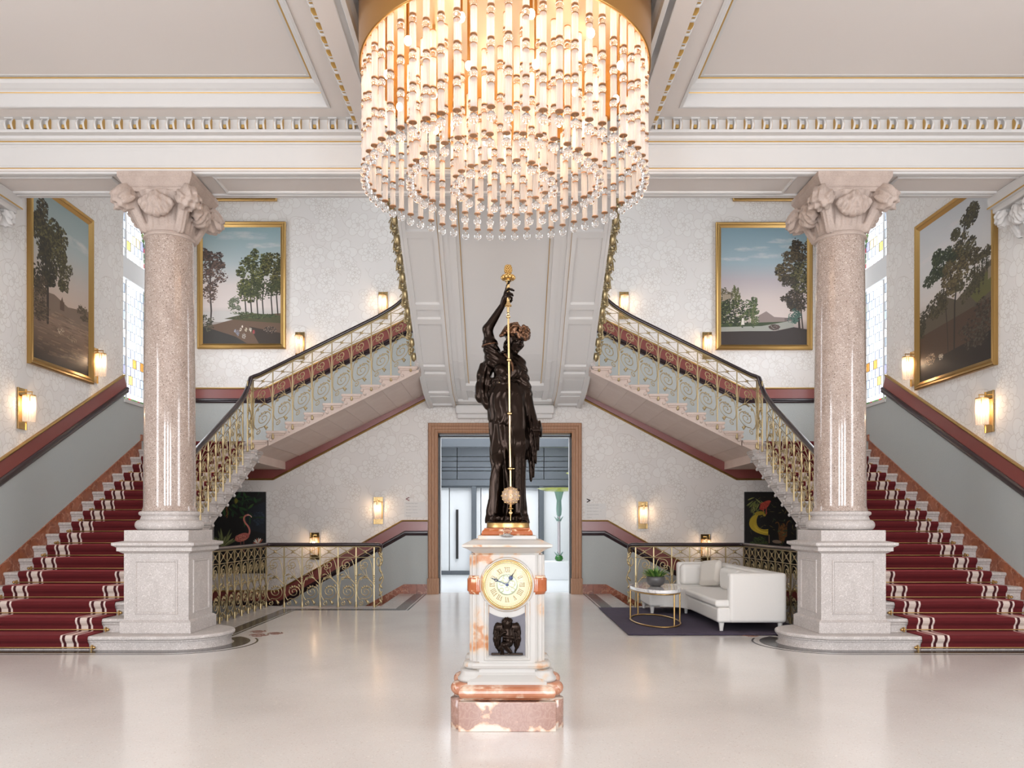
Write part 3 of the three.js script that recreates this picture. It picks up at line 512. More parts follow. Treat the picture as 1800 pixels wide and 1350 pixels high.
for (const s of [1, -1]) {
  const st = thing('staircase', s > 0 ? 'granite side stair rising behind the column on the sofa side' : 'granite side stair rising behind the column on the flamingo side', 'staircase');
  // curtail step with a rounded end that carries the column
  const plan = (o) => { const sh = new THREE.Shape(); sh.moveTo(WX, D1 + o); sh.lineTo(3.45, D1 + o); sh.absarc(3.45, 8.63, 0.5 - o, -Math.PI / 2, -Math.PI * 1.5, true); sh.lineTo(WX, 9.13 - o); sh.lineTo(WX, D1 + o); return sh; };
  const layer = (o, y0, y1, bev) => { const g = new THREE.ExtrudeGeometry(plan(o + (bev || 0)), { depth: y1 - y0 - 2 * (bev || 0), bevelEnabled: !!bev, bevelSize: bev, bevelThickness: bev, bevelSegments: 3, curveSegments: 24 }); g.rotateX(-Math.PI / 2); g.translate(0, y0 + (bev || 0), 0); return g; };
  mesh('step', [layer(0, RISE - 0.045, RISE, 0.018), layer(0.02, RISE - 0.062, RISE - 0.044, 0.006), layer(0.036, 0, RISE - 0.06)], M.stone, st, s);
  const low = sideStep(4.0, WX - 0.03, true), g1 = boxUV(sideStep(XI - 0.05, WX - 0.03, false)), g0 = boxUV(low);
  for (let k = 2; k <= 18; k++) put('step', k < 4 ? g0 : g1, M.stone, st, s, 0, RISE * k, -(D1 + GO * (k - 1)));
  // moulded step ends
  const endG = merge([[0.02, -0.02], [0.06, -0.075], [0.13, -0.13]].map(([u, v], i) => { const b = ball([0.024, 0.03, 0.026][i], 10, 8); b.scale(0.8, 1, 1.3); b.translate(0, v, -u); return b; }));
  const endS = boxUV(endG); for (let k = 4; k <= 17; k++) put('step_end_scroll', endS, M.stone, st, s, XI - 0.06, RISE * k - 0.06, -(D1 + GO * (k - 1)));
  mesh('landing_slab', box(XI, WX, 2.29, LAND - 0.002, D1 + 17 * GO + 0.03, BD), M.soffitStone, st, s);
  const ret = boxUV(merge([rbox(XI - 0.085, XI - 0.045, -0.046, 0.0, 0.0, GO + 0.03, 0.016), rbox(XI - 0.07, XI - 0.045, -0.07, -0.04, 0.02, GO, 0.01)]));
  for (let k = 4; k <= 17; k++) put('tread_return', ret, M.stone, st, s, 0, RISE * k, -(D1 + GO * (k - 1)));

  const lt = thing('staircase', s > 0 ? 'stone flight with exposed underside climbing along the back wall on the sofa side' : 'stone flight with exposed underside climbing along the back wall on the flamingo side', 'staircase');
  const lg = boxUV(latStep());
  for (let m = 1; m <= 8; m++) put('step', lg, M.soffitStone, lt, s, LX - LG * (m - 1), LAND + LR * m, -LD);
  const knob = boxUV(merge([[0.03, -0.03], [0.075, -0.09]].map(([u, v], i) => { const b = ball([0.03, 0.026][i], 10, 8); b.translate(-u, v, 0.012); return b; })));
  for (let m = 1; m <= 8; m++) put('step_end_scroll', knob, M.soffitStone, lt, s, LX - LG * (m - 1) + 0.0, LAND + LR * m - 0.06, -LD);
  const lret = boxUV(merge([rbox(-LG - 0.02, 0.0, -0.046, 0.0, -0.035, 0.005, 0.016), rbox(-LG, -0.02, -0.07, -0.04, -0.02, 0.005, 0.01)]));
  for (let m = 0; m <= 8; m++) put('tread_return', lret, M.soffitStone, lt, s, LX - LG * (m - 1), LAND + LR * m, -LD);
  mesh('foot_slab', (() => { const g = extrude([[LX - 0.02, LAND - 0.085], [LX - 0.02, LAND], [XI + 0.02, LAND], [XI + 0.02, 2.42]], BD - LD); g.translate(0, 0, -BD); return g; })(), M.soffitStone, lt, s);

  // stair going down beside the door, and its lower landing
  const dn = thing('staircase', s > 0 ? 'red marble stair going down beside the door on the sofa side' : 'red marble stair going down beside the door on the flamingo side', 'staircase');
  for (let k = 1; k <= 8; k++) mesh('step', box(1.94 + (k - 1) * 0.28, 1.94 + k * 0.28 + 0.02, -RISE * k - 0.25, -RISE * k, 12.47, BD - 0.03), M.rosso, dn, s);
  mesh('landing_slab', box(4.16, WX, -1.5, -9 * RISE, 12.3, BD - 0.03), M.rosso, dn, s);
  mesh('well_lining', [box(3.8, WX, -1.52, -1.4, 9.2, 12.3), box(3.7, WX, -1.5, -0.01, 9.1, 9.2), box(3.66, 3.8, -1.5, -0.26, 9.2, 12.47), box(1.94, 3.8, -1.5, -0.26, 12.33, 12.47)], M.dado, dn, s);
}
// central flight coming forward over the door: plaster underside with panelled borders
const SOF = [[14.67, 3.42], [13.75, 3.52], [13.25, 3.64], [12.75, 3.84], [9.6, 5.74], [8.99, 6.1]];
{
  const c = thing('staircase', 'central upper stair flight with white panelled plaster underside above the door', 'staircase');
  const Ht = (d) => { for (let i = 0; i < SOF.length - 1; i++) if (d <= SOF[i][0] && d >= SOF[i + 1][0]) return lerp(SOF[i][1], SOF[i + 1][1], (SOF[i][0] - d) / (SOF[i][0] - SOF[i + 1][0])); return d > 14 ? SOF[0][1] : SOF[5][1]; };
  const strip = (x0, x1, off, th, d0 = 14.66, d1 = 9.0, n = 36) => {            // slab following the underside, off above it
    const pts = [], N = n; const lo = [], hi = []; for (let i = 0; i <= N; i++) { const d = lerp(d0, d1, i / N); lo.push([d, Ht(d) + off]); hi.push([d, Ht(d) + off + th]); }
    const g = extrude([...lo, ...hi.reverse()], x1 - x0); g.rotateY(Math.PI / 2); g.translate(x0, 0, 0); return g;
  };
  for (const s of [1, -1]) {
    mesh('border_beam', [strip(0.897, 1.37, 0.035, 0.4), strip(0.897, 0.955, 0, 0.04), strip(1.31, 1.37, 0, 0.04)], M.plasterFlight, c, s);
    // sunk panels alternating long and short: the crossing rails stand proud
    for (const d of [9.35, 9.55, 10.35, 10.6, 11.7, 11.95, 12.85, 13.05, 13.72, 13.92, 14.5]) mesh('border_rail', strip(0.955, 1.31, 0.0, 0.036, d + 0.045, d - 0.045, 4), M.plasterFlight, c, s);
    mesh('outer_moulding', [strip(1.365, 1.4, -0.012, 0.03), strip(1.37, 1.39, 0.04, 0.26)], M.plasterFlight, c, s);
    mesh('inner_moulding', [strip(0.84, 0.9, 0.03, 0.2), strip(0.74, 0.85, 0.075, 0.2), strip(0.66, 0.75, 0.055, 0.2), strip(0.6, 0.67, 0.1, 0.2, 13.85)], M.plasterFlight, c, s);
    mesh('gilt_line', [strip(0.893, 0.901, 0.012, 0.02), strip(0.604, 0.614, 0.092, 0.02, 13.5)], M.giltPaint, c, s);
  }
  mesh('centre_panel', strip(-0.62, 0.62, 0.13, 0.2, 13.6), M.plasterFlight, c);
  mesh('foot_panel', [strip(-0.66, 0.66, 0.055, 0.2, 13.72, 13.5, 4), strip(-0.9, 0.9, 0.1, 0.2, 14.66, 13.7, 8), strip(-0.9, 0.9, 0.03, 0.2, 14.66, 14.3, 6), strip(-0.55, 0.55, 0.07, 0.1, 14.2, 13.85, 4)], M.plasterFlight, c);
  mesh('wall_corbel', [rbox(-0.9, 0.9, 3.3, 3.46, 14.5, BD, 0.03), rbox(-0.88, 0.88, 3.22, 3.32, 14.58, BD, 0.03)], M.plasterFlight, c);
  const tr = boxUV(box(-1.37, 1.37, -0.165, 0, -0.3, 0));
  for (let k = 1; k <= 13; k++) put('step', tr, M.stone, c, 1, 0, Ht(12.5 - k * 0.275) + 0.55, -(12.6 - (k - 1) * 0.275));
  mesh('landing_slab', [box(-1.4, 1.4, 3.9, LAND + LR * 9, 13.05, BD), box(-1.44, -1.37, 3.75, LAND + LR * 9, LD, BD), box(1.37, 1.44, 3.75, LAND + LR * 9, LD, BD)], M.stone, c);
}
// central flight: nosing height for its balustrade
const nc = (d) => LAND + LR * 9 + 0.1 + (LD - d) * 0.6;

// ---------------------------------------------------------------- carpet runners with brass rods
const carpetTex = paint(512, 8, (g, w, h) => {
  g.fillStyle = '#5a0c12'; g.fillRect(0, 0, w, h);
  const W = 1.4, S = (a, b, c) => { g.fillStyle = c; for (const q of [a, W - b]) g.fillRect(q / W * w, 0, (b - a) / W * w, h); };
  S(0.1, 0.122, '#d9cbc2'); S(0.122, 0.15, '#3c070c'); S(0.15, 0.225, '#cdbdb3'); S(0.225, 0.253, '#3c070c'); S(0.253, 0.275, '#d9cbc2');
});
M.carpet = mat({ p: 1, map: carpetTex, roughness: 0.95, sheen: 1, sheenRoughness: 0.35, sheenColor: '#d04a50' });
for (const s of [1, -1]) {
  const c = thing('carpet_runner', s > 0 ? 'deep red stair carpet with cream striped edges on the stair behind the sofa' : 'deep red stair carpet with cream striped edges on the stair facing the flamingo side', 'carpet');
  const x0 = 4.26, x1 = 5.66, pos = [], uv = [], nor = [], idx = [];
  const line = [];
  for (let k = 1; k <= 18; k++) {
    const d = D1 + GO * (k - 1), y = RISE * k, e = 0.012, y0 = y - RISE;
    line.push([d + 0.036 - e, y0 + e + 0.004], [d + 0.03 - e, y0 + 0.03], [d + 0.028 - e, y - 0.075], [d + 0.004 - e, y - 0.045], [d - e - 0.004, y - 0.02], [d - 0.002, y + e * 0.8], [d + 0.02, y + e], [d + 0.15, y + e], [d + GO + 0.01, y + e]);
  }
  line.push([12.98 + 1.2, LAND + 0.012]);
  let len = 0;
  line.forEach(([d, y], i) => { if (i) len += Math.hypot(d - line[i - 1][0], y - line[i - 1][1]); for (const [x, u] of [[x0, 0], [x1, 1]]) { pos.push(x, y, -d); uv.push(u, len); } if (i) { const a = (i - 1) * 2; idx.push(a, a + 1, a + 3, a, a + 3, a + 2); } });
  const g = new THREE.BufferGeometry(); g.setAttribute('position', new THREE.BufferAttribute(new Float32Array(pos), 3)); g.setAttribute('uv', new THREE.BufferAttribute(new Float32Array(uv), 2)); g.setIndex(idx);
  const flatG = g.toNonIndexed(); flatG.computeVertexNormals();
  const edge = (x) => { const sh = []; line.forEach(([d, y]) => sh.push([d, y])); for (let i = line.length - 1; i >= 0; i--) sh.push([line[i][0] + 0.009, line[i][1] - 0.011]); return sh; };
  mesh('pile', flatG, M.carpet, c, s);
  const side = extrude(edge(), 0.004); side.rotateY(Math.PI / 2);
  mesh('bound_edge', [side.clone().translate(x0 - 0.002, 0, 0), side.clone().translate(x1 - 0.002, 0, 0)], mat({ color: '#6c1218', roughness: 0.95 }), c, s);
  const rod = merge([new THREE.CylinderGeometry(0.0065, 0.0065, 1.5, 10).rotateZ(Math.PI / 2).translate(4.96, 0, 0), ...[4.2, 5.72].map((x) => ball(0.017, 10, 8).translate(x, 0, 0)), ...[4.225, 5.695].map((x) => new THREE.BoxGeometry(0.012, 0.05, 0.03).translate(x, 0, -0.01))]);
  for (let k = 1; k <= 17; k++) put('stair_rod', rod, M.brassSatin, c, s, 0, RISE * (k - 1) + 0.03, -(D1 + GO * (k - 1) + 0.008));
}

// ---------------------------------------------------------------- balustrades
const spiral = (cx, cy, r0, r1, a0, turns, n = 22) => [...Array(n + 1)].map((_, i) => { const t = i / n, r = lerp(r0, r1, Math.pow(t, 0.8)), a = a0 + turns * 6.2832 * t; return [cx + r * Math.cos(a), cy + r * Math.sin(a), 0]; });
const panels = new Map();
function panel(w, h, k) {                                    // scrollwork filling one bay, sheared to the slope k
  const key = [w, h, k].join(); if (panels.has(key)) return panels.get(key);
  const g = [], R = 0.0068, bx = h - 0.185;                 // crossed band under the rail, open scrolls below
  const ln = (a, b, r = R) => g.push(bar(new THREE.Vector3(a[0], a[1], 0), new THREE.Vector3(b[0], b[1], 0), r, 5));
  const cv = (pts, r = R, seg) => g.push(tube(pts, r, 5, seg || Math.round(pts.length * 1.4)));
  const leaf = (x, y, a, l, wd = 0.35) => { const b = ball(l / 2, 6, 5); b.scale(1, wd, 0.4); b.translate(l / 2, 0, 0); b.rotateZ(a); b.translate(x, y, 0); g.push(b); };
  ln([0, bx], [w, bx], 0.006); ln([0, h - 0.012], [w, h - 0.012], 0.007);
  ln([0, bx], [w, h - 0.012], 0.005); ln([0, h - 0.012], [w, bx], 0.005);
  { const b = ball(0.02, 8, 6); b.scale(1, 1, 0.7); b.translate(w / 2, (bx + h - 0.012) / 2, 0); g.push(b); for (let i = 0; i < 4; i++) leaf(w / 2, (bx + h) / 2 - 0.006, i * 1.5708 + 0.785, 0.04, 0.5); }
  // upper scroll hanging from the band, its stem running down the far post
  const c1 = [w * 0.46, bx - 0.112];
  cv([[w - 0.012, bx - 0.42, 0], [w - 0.02, bx - 0.26, 0], [w - 0.045, bx - 0.1, 0], [w * 0.7, bx - 0.022, 0], ...spiral(c1[0], c1[1], 0.086, 0.016, 1.3, 1.6, 28)]);
  // middle spray: stems, buds and a small flower
  cv([[w - 0.012, bx - 0.42, 0], [w * 0.72, 0.42, 0], [w * 0.35, 0.47, 0], [w * 0.12, 0.4, 0], [0.02, 0.3, 0], [w * 0.05, 0.18, 0], [w * 0.2, 0.1, 0]]);
  for (const [a, l] of [[2.2, 0.11], [1.75, 0.14], [2.6, 0.09]]) { const x = w * 0.62, y = 0.45; ln([x, y], [x + l * Math.cos(a), y + l * Math.sin(a)], 0.0045); leaf(x + l * Math.cos(a), y + l * Math.sin(a), a, 0.03); }
  for (let i = 0; i < 5; i++) leaf(w * 0.24, bx - 0.33, i * 1.2566, 0.028, 0.6);
  leaf(w * 0.72, 0.43, 2.6, 0.1, 0.3); leaf(w * 0.6, 0.46, 3.4, 0.08, 0.3);
  // large lower scroll
  const c2 = [w * 0.53, 0.235]; cv([[w * 0.2, 0.1, 0], ...spiral(c2[0], c2[1], w * 0.44, 0.018, -2.1, 2.0, 40)]);
  for (let i = 0; i < 4; i++) leaf(c2[0] + w * 0.2 * Math.cos(1.2 + i * 0.3), c2[1] + w * 0.2 * Math.sin(1.2 + i * 0.3), 0.6 + i * 0.7, 0.05, 0.4);
  cv(spiral(w * 0.25, 0.055, 0.04, 0.01, 1.2, -1.2, 14)); leaf(w * 0.75, 0.05, 2.4, 0.09, 0.35); leaf(w * 0.68, 0.03, 1.9, 0.08, 0.35);
  cv([[0.012, 0.5, 0], [w * 0.1, 0.62, 0], ...spiral(w * 0.3, 0.6, 0.05, 0.012, 2.6, -1.2, 14)], 0.0055); leaf(0.02, 0.48, 0.5, 0.07, 0.35); leaf(w * 0.9, 0.3, 2.2, 0.07, 0.35);
  const m = merge(g), p = m.attributes.position.array; for (let i = 0; i < p.length; i += 3) p[i + 1] += k * p[i];
  panels.set(key, m); return m;
}
const posts = new Map();
function post(h, foot) {
  const key = h + '_' + foot; if (posts.has(key)) return posts.get(key);
  const L = h + foot, g = [new THREE.BoxGeometry(0.017, L, 0.017).translate(0, L / 2 - foot, 0)];
  for (const y of [0.36, 0.39, 0.42, 0.45, 0.48, h - 0.185]) g.push(ball(0.0135, 8, 6).translate(0, y, 0));
  g.push(cyl(0.02, 0.02, 0.03, 8).translate(0, -foot, 0), ball(0.022, 8, 6).translate(0, -foot, 0), cyl(0.018, 0.013, 0.05, 8).translate(0, -foot + 0.03, 0));
  const m = merge(g); posts.set(key, m); return m;
}
// bays from A to B (right-hand side): posts at every division, scroll panels between
function bays(parent, s, A, B, n, h, foot, lastPost = true) {
  const dx = (B.x - A.x) / n, dy = (B.y - A.y) / n, dz = (B.z - A.z) / n, w = Math.hypot(dx, dz), ry = Math.atan2(-dz, dx), k = +(dy / w).toFixed(4);
  const pg = panel(+w.toFixed(4), h, k), po = post(h, foot);
  for (let i = 0; i < n + (lastPost ? 1 : 0); i++) {
    put('baluster', po, M.railGold, parent, s, A.x + dx * i, A.y + dy * i, A.z + dz * i, ry);
    if (i < n) put('scroll_panel', pg, M.railGold, parent, s, A.x + dx * i, A.y + dy * i, A.z + dz * i, ry);
  }
}
const railProf = [...Array(16)].map((_, i) => { const a = i / 16 * 6.2832, c = Math.cos(a), q = Math.sin(a); return [0.036 * Math.sign(c) * Math.pow(Math.abs(c), 0.7), 0.026 * Math.sign(q) * Math.pow(Math.abs(q), 0.7)]; });
for (const s of [1, -1]) {
  const side = s > 0 ? 'on the sofa side' : 'on the flamingo side';
  // upper balustrade: side flight, knee, lateral flight
  const b = thing('balustrade', 'gilded scrollwork balustrade with dark handrail climbing the upper stair ' + side, 'balustrade');
  const h = 0.93;
  bays(b, s, V(XI, ns(9.12), 9.12), V(XI, ns(12.25), 12.25), 11, h, 0.14);
  bays(b, s, V(XI, LAND - 0.03, 12.25 + 0.22), V(XI, LAND + 0.02, LD - 0.03), 1, 0.93, 0.16);
  bays(b, s, V(XI - 0.02, nl(XI - 0.02) - 0.02, LD - 0.015), V(1.5, nl(1.5) - 0.02, LD - 0.015), 8, h, 0.15);
  const hr = []; for (let d = 9.0; d <= 12.15; d += 0.21) hr.push(V(XI, ns(d) + 0.95, d));
  hr.push(V(XI, 3.25, 12.28), V(XI, 3.36, 12.42), V(XI, 3.5, 12.54), V(XI, 3.6, 12.62));
  const hp = round([...hr, V(XI - 0.01, 3.635, 12.68), V(XI - 0.12, nl(XI - 0.12) + 0.945, LD - 0.015), V(2.0, nl(2.0) + 0.945, LD - 0.015), V(1.72, nl(1.72) + 0.98, LD - 0.015), V(1.52, nl(1.5) + 1.06, LD - 0.03), V(1.5, nl(1.4) + 1.2, LD - 0.1), V(1.5, nc(12.3) + 0.98, 12.3), V(1.5, nc(9.05) + 0.98, 9.05)], 0.1, 3);
  mesh('handrail', rail(hp, railProf), M.handrail, b, s);
  mesh('rail_fillet', rail(hp.map((p) => p.clone().setY(p.y - 0.034)), [[-0.02, -0.008], [0.02, -0.008], [0.02, 0.008], [-0.02, 0.008]]), M.railGold, b, s);
  bays(b, s, V(1.5, nc(12.55) - 0.05, 12.55), V(1.5, nc(9.05) - 0.05, 9.05), 12, 0.98, 0.12);
  const acan = []; for (let i = 0; i < 26; i++) { const d = 12.7 - i * 0.14, q = ball(0.05, 8, 6); q.scale(0.9, 1.5, 0.7); q.rotateX(i % 2 ? -0.9 : 0.3); q.translate(1.45 + 0.02 * (i % 2), nc(d) - 0.1, -d); acan.push(q); acan.push(tube(spiral(0, 0, 0.06, 0.012, 0, 1.3, 10).map(([a, c]) => [1.5 + a * 0.7, nc(d) - 0.02 + c, -d + 0.02]), 0.008, 4, 14)); }
  mesh('string_ornament', acan, M.railGold, b, s);
  // lower balustrade round the opening of the stair going down
  const l = thing('balustrade', 'gilded scrollwork balustrade with dark handrail around the descending stair ' + side, 'balustrade');
  bays(l, s, V(3.69, 0.01, 9.14), V(3.69, 0.01, 12.31), 11, 0.95, 0, false);
  bays(l, s, V(3.69, 0.01, 12.31), V(2.02, 0.01, 12.31), 6, 0.95, 0);
  const lp = round([V(3.69, 0.975, 9.08), V(3.69, 0.975, 12.31), V(1.93, 0.975, 12.31), V(1.93, 0.9, 12.36), V(1.96, 0.86, 12.45)], 0.08, 5);
  mesh('handrail', rail(lp, railProf), M.handrail, l, s);
  mesh('rail_fillet', rail(lp.map((p) => p.clone().setY(p.y - 0.034)), [[-0.02, -0.008], [0.02, -0.008], [0.02, 0.008], [-0.02, 0.008]]), M.railGold, l, s);
  const es = [tube(spiral(0, 0, 0.1, 0.02, 1.6, -1.3, 20).map(([x, y]) => [1.97 - x * 0.7 - 0.02, 0.72 + y * 1.3, -12.33]), 0.009, 5, 30), tube([[2.0, 0.02, -12.31], [1.9, 0.12, -12.31], [1.94, 0.3, -12.31], [1.88, 0.45, -12.31], [1.93, 0.6, -12.31], [1.9, 0.85, -12.33]], 0.009, 5, 24)];
  for (let i = 0; i < 7; i++) { const q = ball(0.035, 8, 6); q.scale(0.5, 1.3, 0.5); q.rotateZ(i % 2 ? 0.6 : -0.6); q.translate(1.92, 0.1 + i * 0.115, -12.31); es.push(q); }
  mesh('end_scroll', es, M.railGold, l, s);
}

// ---------------------------------------------------------------- granite columns
function capitalField() {
  const corners = [[1, 1], [1, -1], [-1, 1], [-1, -1]], faces = [[1, 0], [-1, 0], [0, 1], [0, -1]];
  return (x, y, z) => {                                     // y from 0 (neck) to 0.42 (under the abacus)
    const r = Math.hypot(x, z), a = Math.atan2(z, x), prof = 0.235 + 0.05 * smooth(0, 0.3, y) + 0.09 * smooth(0.2, 0.42, y);
    let d = Math.max(r - prof - 0.006 * Math.cos(a * 24) * smooth(0.02, 0.1, y), -y, y - 0.4);
    const ax = Math.abs(x), az = Math.abs(z);
    // corner knobs: stem and a folded leaf ball with lobes
    { const t = (ax + az) * 0.7071, u = (ax - az) * 0.7071; d = smin(d, cap(t, y, u, [0.27, 0.04, 0], [0.4, 0.3, 0], 0.05, 0.06) + 0.006 * Math.cos(u * 160), 0.05);
      let k = ell(t, y, u, [0.47, 0.315, 0], [0.12, 0.125, 0.115]); k = smin(k, ell(t, y, Math.abs(u), [0.5, 0.26, 0.06], [0.07, 0.075, 0.06]), 0.03); k = smin(k, ell(t, y, u, [0.56, 0.29, 0], [0.05, 0.07, 0.045]), 0.025);
      k += 0.011 * Math.cos(u * 78 + 0.8 * Math.sin(y * 40)) + 0.008 * Math.cos(t * 52 + y * 64) + 0.004 * Math.sin(u * 170 + t * 90); d = smin(d, k, 0.014); }
    // face leaves
    { const m = Math.max(ax, az), q = Math.min(ax, az); let k = ell(q, y, m, [0, 0.27, 0.36], [0.1, 0.1, 0.07]); k = smin(k, ell(q, y, m, [0.11, 0.25, 0.34], [0.07, 0.085, 0.06]), 0.02); k = smin(k, ell(q, y, m, [0, 0.17, 0.33], [0.12, 0.05, 0.06]), 0.02); k += 0.008 * Math.cos(q * 95 + y * 20) + 0.006 * Math.sin(y * 80 + q * 50); d = smin(d, k, 0.012); }
    return d;
  };
}
const capG = boxUV(surface(capitalField(), [-0.52, -0.02, -0.52], [0.52, 0.46, 0.52], 0.0115));
for (const [p, s] of corbels) { const g = put('leaf_bell', capG, M.plaster, p, s, WX - 0.03, 4.47, -8.69); g.scale.set(0.72, 0.85, 0.72); }
for (const s of [1, -1]) {
  const c = thing('granite_column', s > 0 ? 'pink granite column with leafy capital on panelled pedestal beside the sofa' : 'pink granite column with leafy capital on panelled pedestal beside the flamingo painting', 'column', s * COLX, RISE, -COLD);
  const sq = (hw, y0, y1, r = 0.006) => { const g = new RoundedBoxGeometry(hw * 2, y1 - y0, hw * 2, 2, Math.min(r, (y1 - y0) / 2.05)); g.translate(0, (y0 + y1) / 2 - RISE, 0); return g; };
  const frus = (h0, h1, y0, y1) => { const g = new THREE.CylinderGeometry(h1 * 1.41421, h0 * 1.41421, y1 - y0, 4, 1); g.rotateY(Math.PI / 4); g.translate(0, (y0 + y1) / 2 - RISE, 0); const q = g.toNonIndexed(); q.computeVertexNormals(); return q; };
  const ped = sub('pedestal', c);
  mesh('pedestal_base', [sq(0.374, RISE, 0.265), frus(0.374, 0.345, 0.265, 0.285)], M.stone, ped);
  mesh('pedestal_die', [sq(0.34, 0.28, 0.99, 0.003)], M.stone, ped);
  for (const ry of [0, Math.PI / 2, Math.PI, -Math.PI / 2]) {  // raised border around each sunk panel
    const f = sweep([new THREE.Vector3(-0.21, 0.36 - RISE, 0.34), new THREE.Vector3(0.21, 0.36 - RISE, 0.34), new THREE.Vector3(0.21, 0.9 - RISE, 0.34), new THREE.Vector3(-0.21, 0.9 - RISE, 0.34)], new THREE.Vector3(0, 0, 1), [[0, -0.016], [0.01, -0.012], [0.012, 0], [0.004, 0.008], [-0.008, 0.014]], true); f.rotateY(ry);
    mesh('panel_border', f, M.stone, ped);
  }
  mesh('pedestal_cornice', [frus(0.345, 0.385, 0.985, 1.01), sq(0.395, 1.008, 1.05), frus(0.395, 0.43, 1.05, 1.07), sq(0.432, 1.068, 1.1), frus(0.432, 0.34, 1.098, 1.115)], M.stone, ped);
  const base = sub('column_base', c);
  mesh('base_plinth', sq(0.34, 1.11, 1.228), M.stone, base);
  const tor = []; const yb = 1.228 - RISE; for (let i = 0; i <= 12; i++) { const a = -Math.PI / 2 + Math.PI * i / 12; tor.push([0.298 + 0.052 * Math.cos(a), yb + 0.055 + 0.055 * Math.sin(a)]); }
  mesh('base_torus', lathe([[0.2, yb], ...tor, [0.3, yb + 0.112], [0.292, yb + 0.13], [0.285, yb + 0.15], [0.3, yb + 0.158], [0.312, yb + 0.17], [0.312, yb + 0.19], [0.3, yb + 0.2], [0.275, yb + 0.205], [0.268, yb + 0.215], [0.2, yb + 0.216]], 64), M.stone, base);
  const y0 = 1.443 - RISE, y1 = 4.37 - RISE, sh = [[0.282, y0 - 0.01], [0.276, y0 + 0.01], [0.267, y0 + 0.04]]; for (let i = 0; i <= 12; i++) { const t = i / 12; sh.push([0.267 - 0.018 * Math.pow(t, 1.6), lerp(y0 + 0.05, y1 - 0.03, t)]); }
  const shaft = lathe([...sh, [0.249, y1]], 72), uvA = shaft.attributes.uv, pA = shaft.attributes.position; for (let i = 0; i < uvA.count; i++) uvA.setXY(i, uvA.getX(i) * 1.65, pA.getY(i));
  mesh('shaft', shaft, (M.graniteShaft ||= (() => { const m = M.granite.clone(); m.userData = {}; return m; })()), c);
  const cp = sub('capital', c, 0, 4.37 - RISE, 0);
  mesh('neck_ring', lathe([[0.24, -0.005], [0.262, 0], [0.272, 0.012], [0.262, 0.026], [0.265, 0.034], [0.258, 0.044], [0.235, 0.046]], 64), M.graniteHoned, cp);
  put('leaf_bell', capG, M.graniteHoned, cp, 1, 0, 0.04, 0);
  const ab = (hw, a, b) => new RoundedBoxGeometry(hw * 2, b - a, hw * 2, 2, 0.006).translate(0, (a + b) / 2, 0);
  const fr2 = (h0, h1, a, b) => { const g = new THREE.CylinderGeometry(h1 * 1.41421, h0 * 1.41421, b - a, 4, 1).rotateY(Math.PI / 4).translate(0, (a + b) / 2, 0).toNonIndexed(); g.computeVertexNormals(); return g; };
  mesh('abacus', [ab(0.33, 0.42, 0.47), fr2(0.335, 0.345, 0.468, 0.482), fr2(0.345, 0.388, 0.48, 0.552), ab(0.392, 0.55, 0.61)], M.graniteHoned, cp);
}

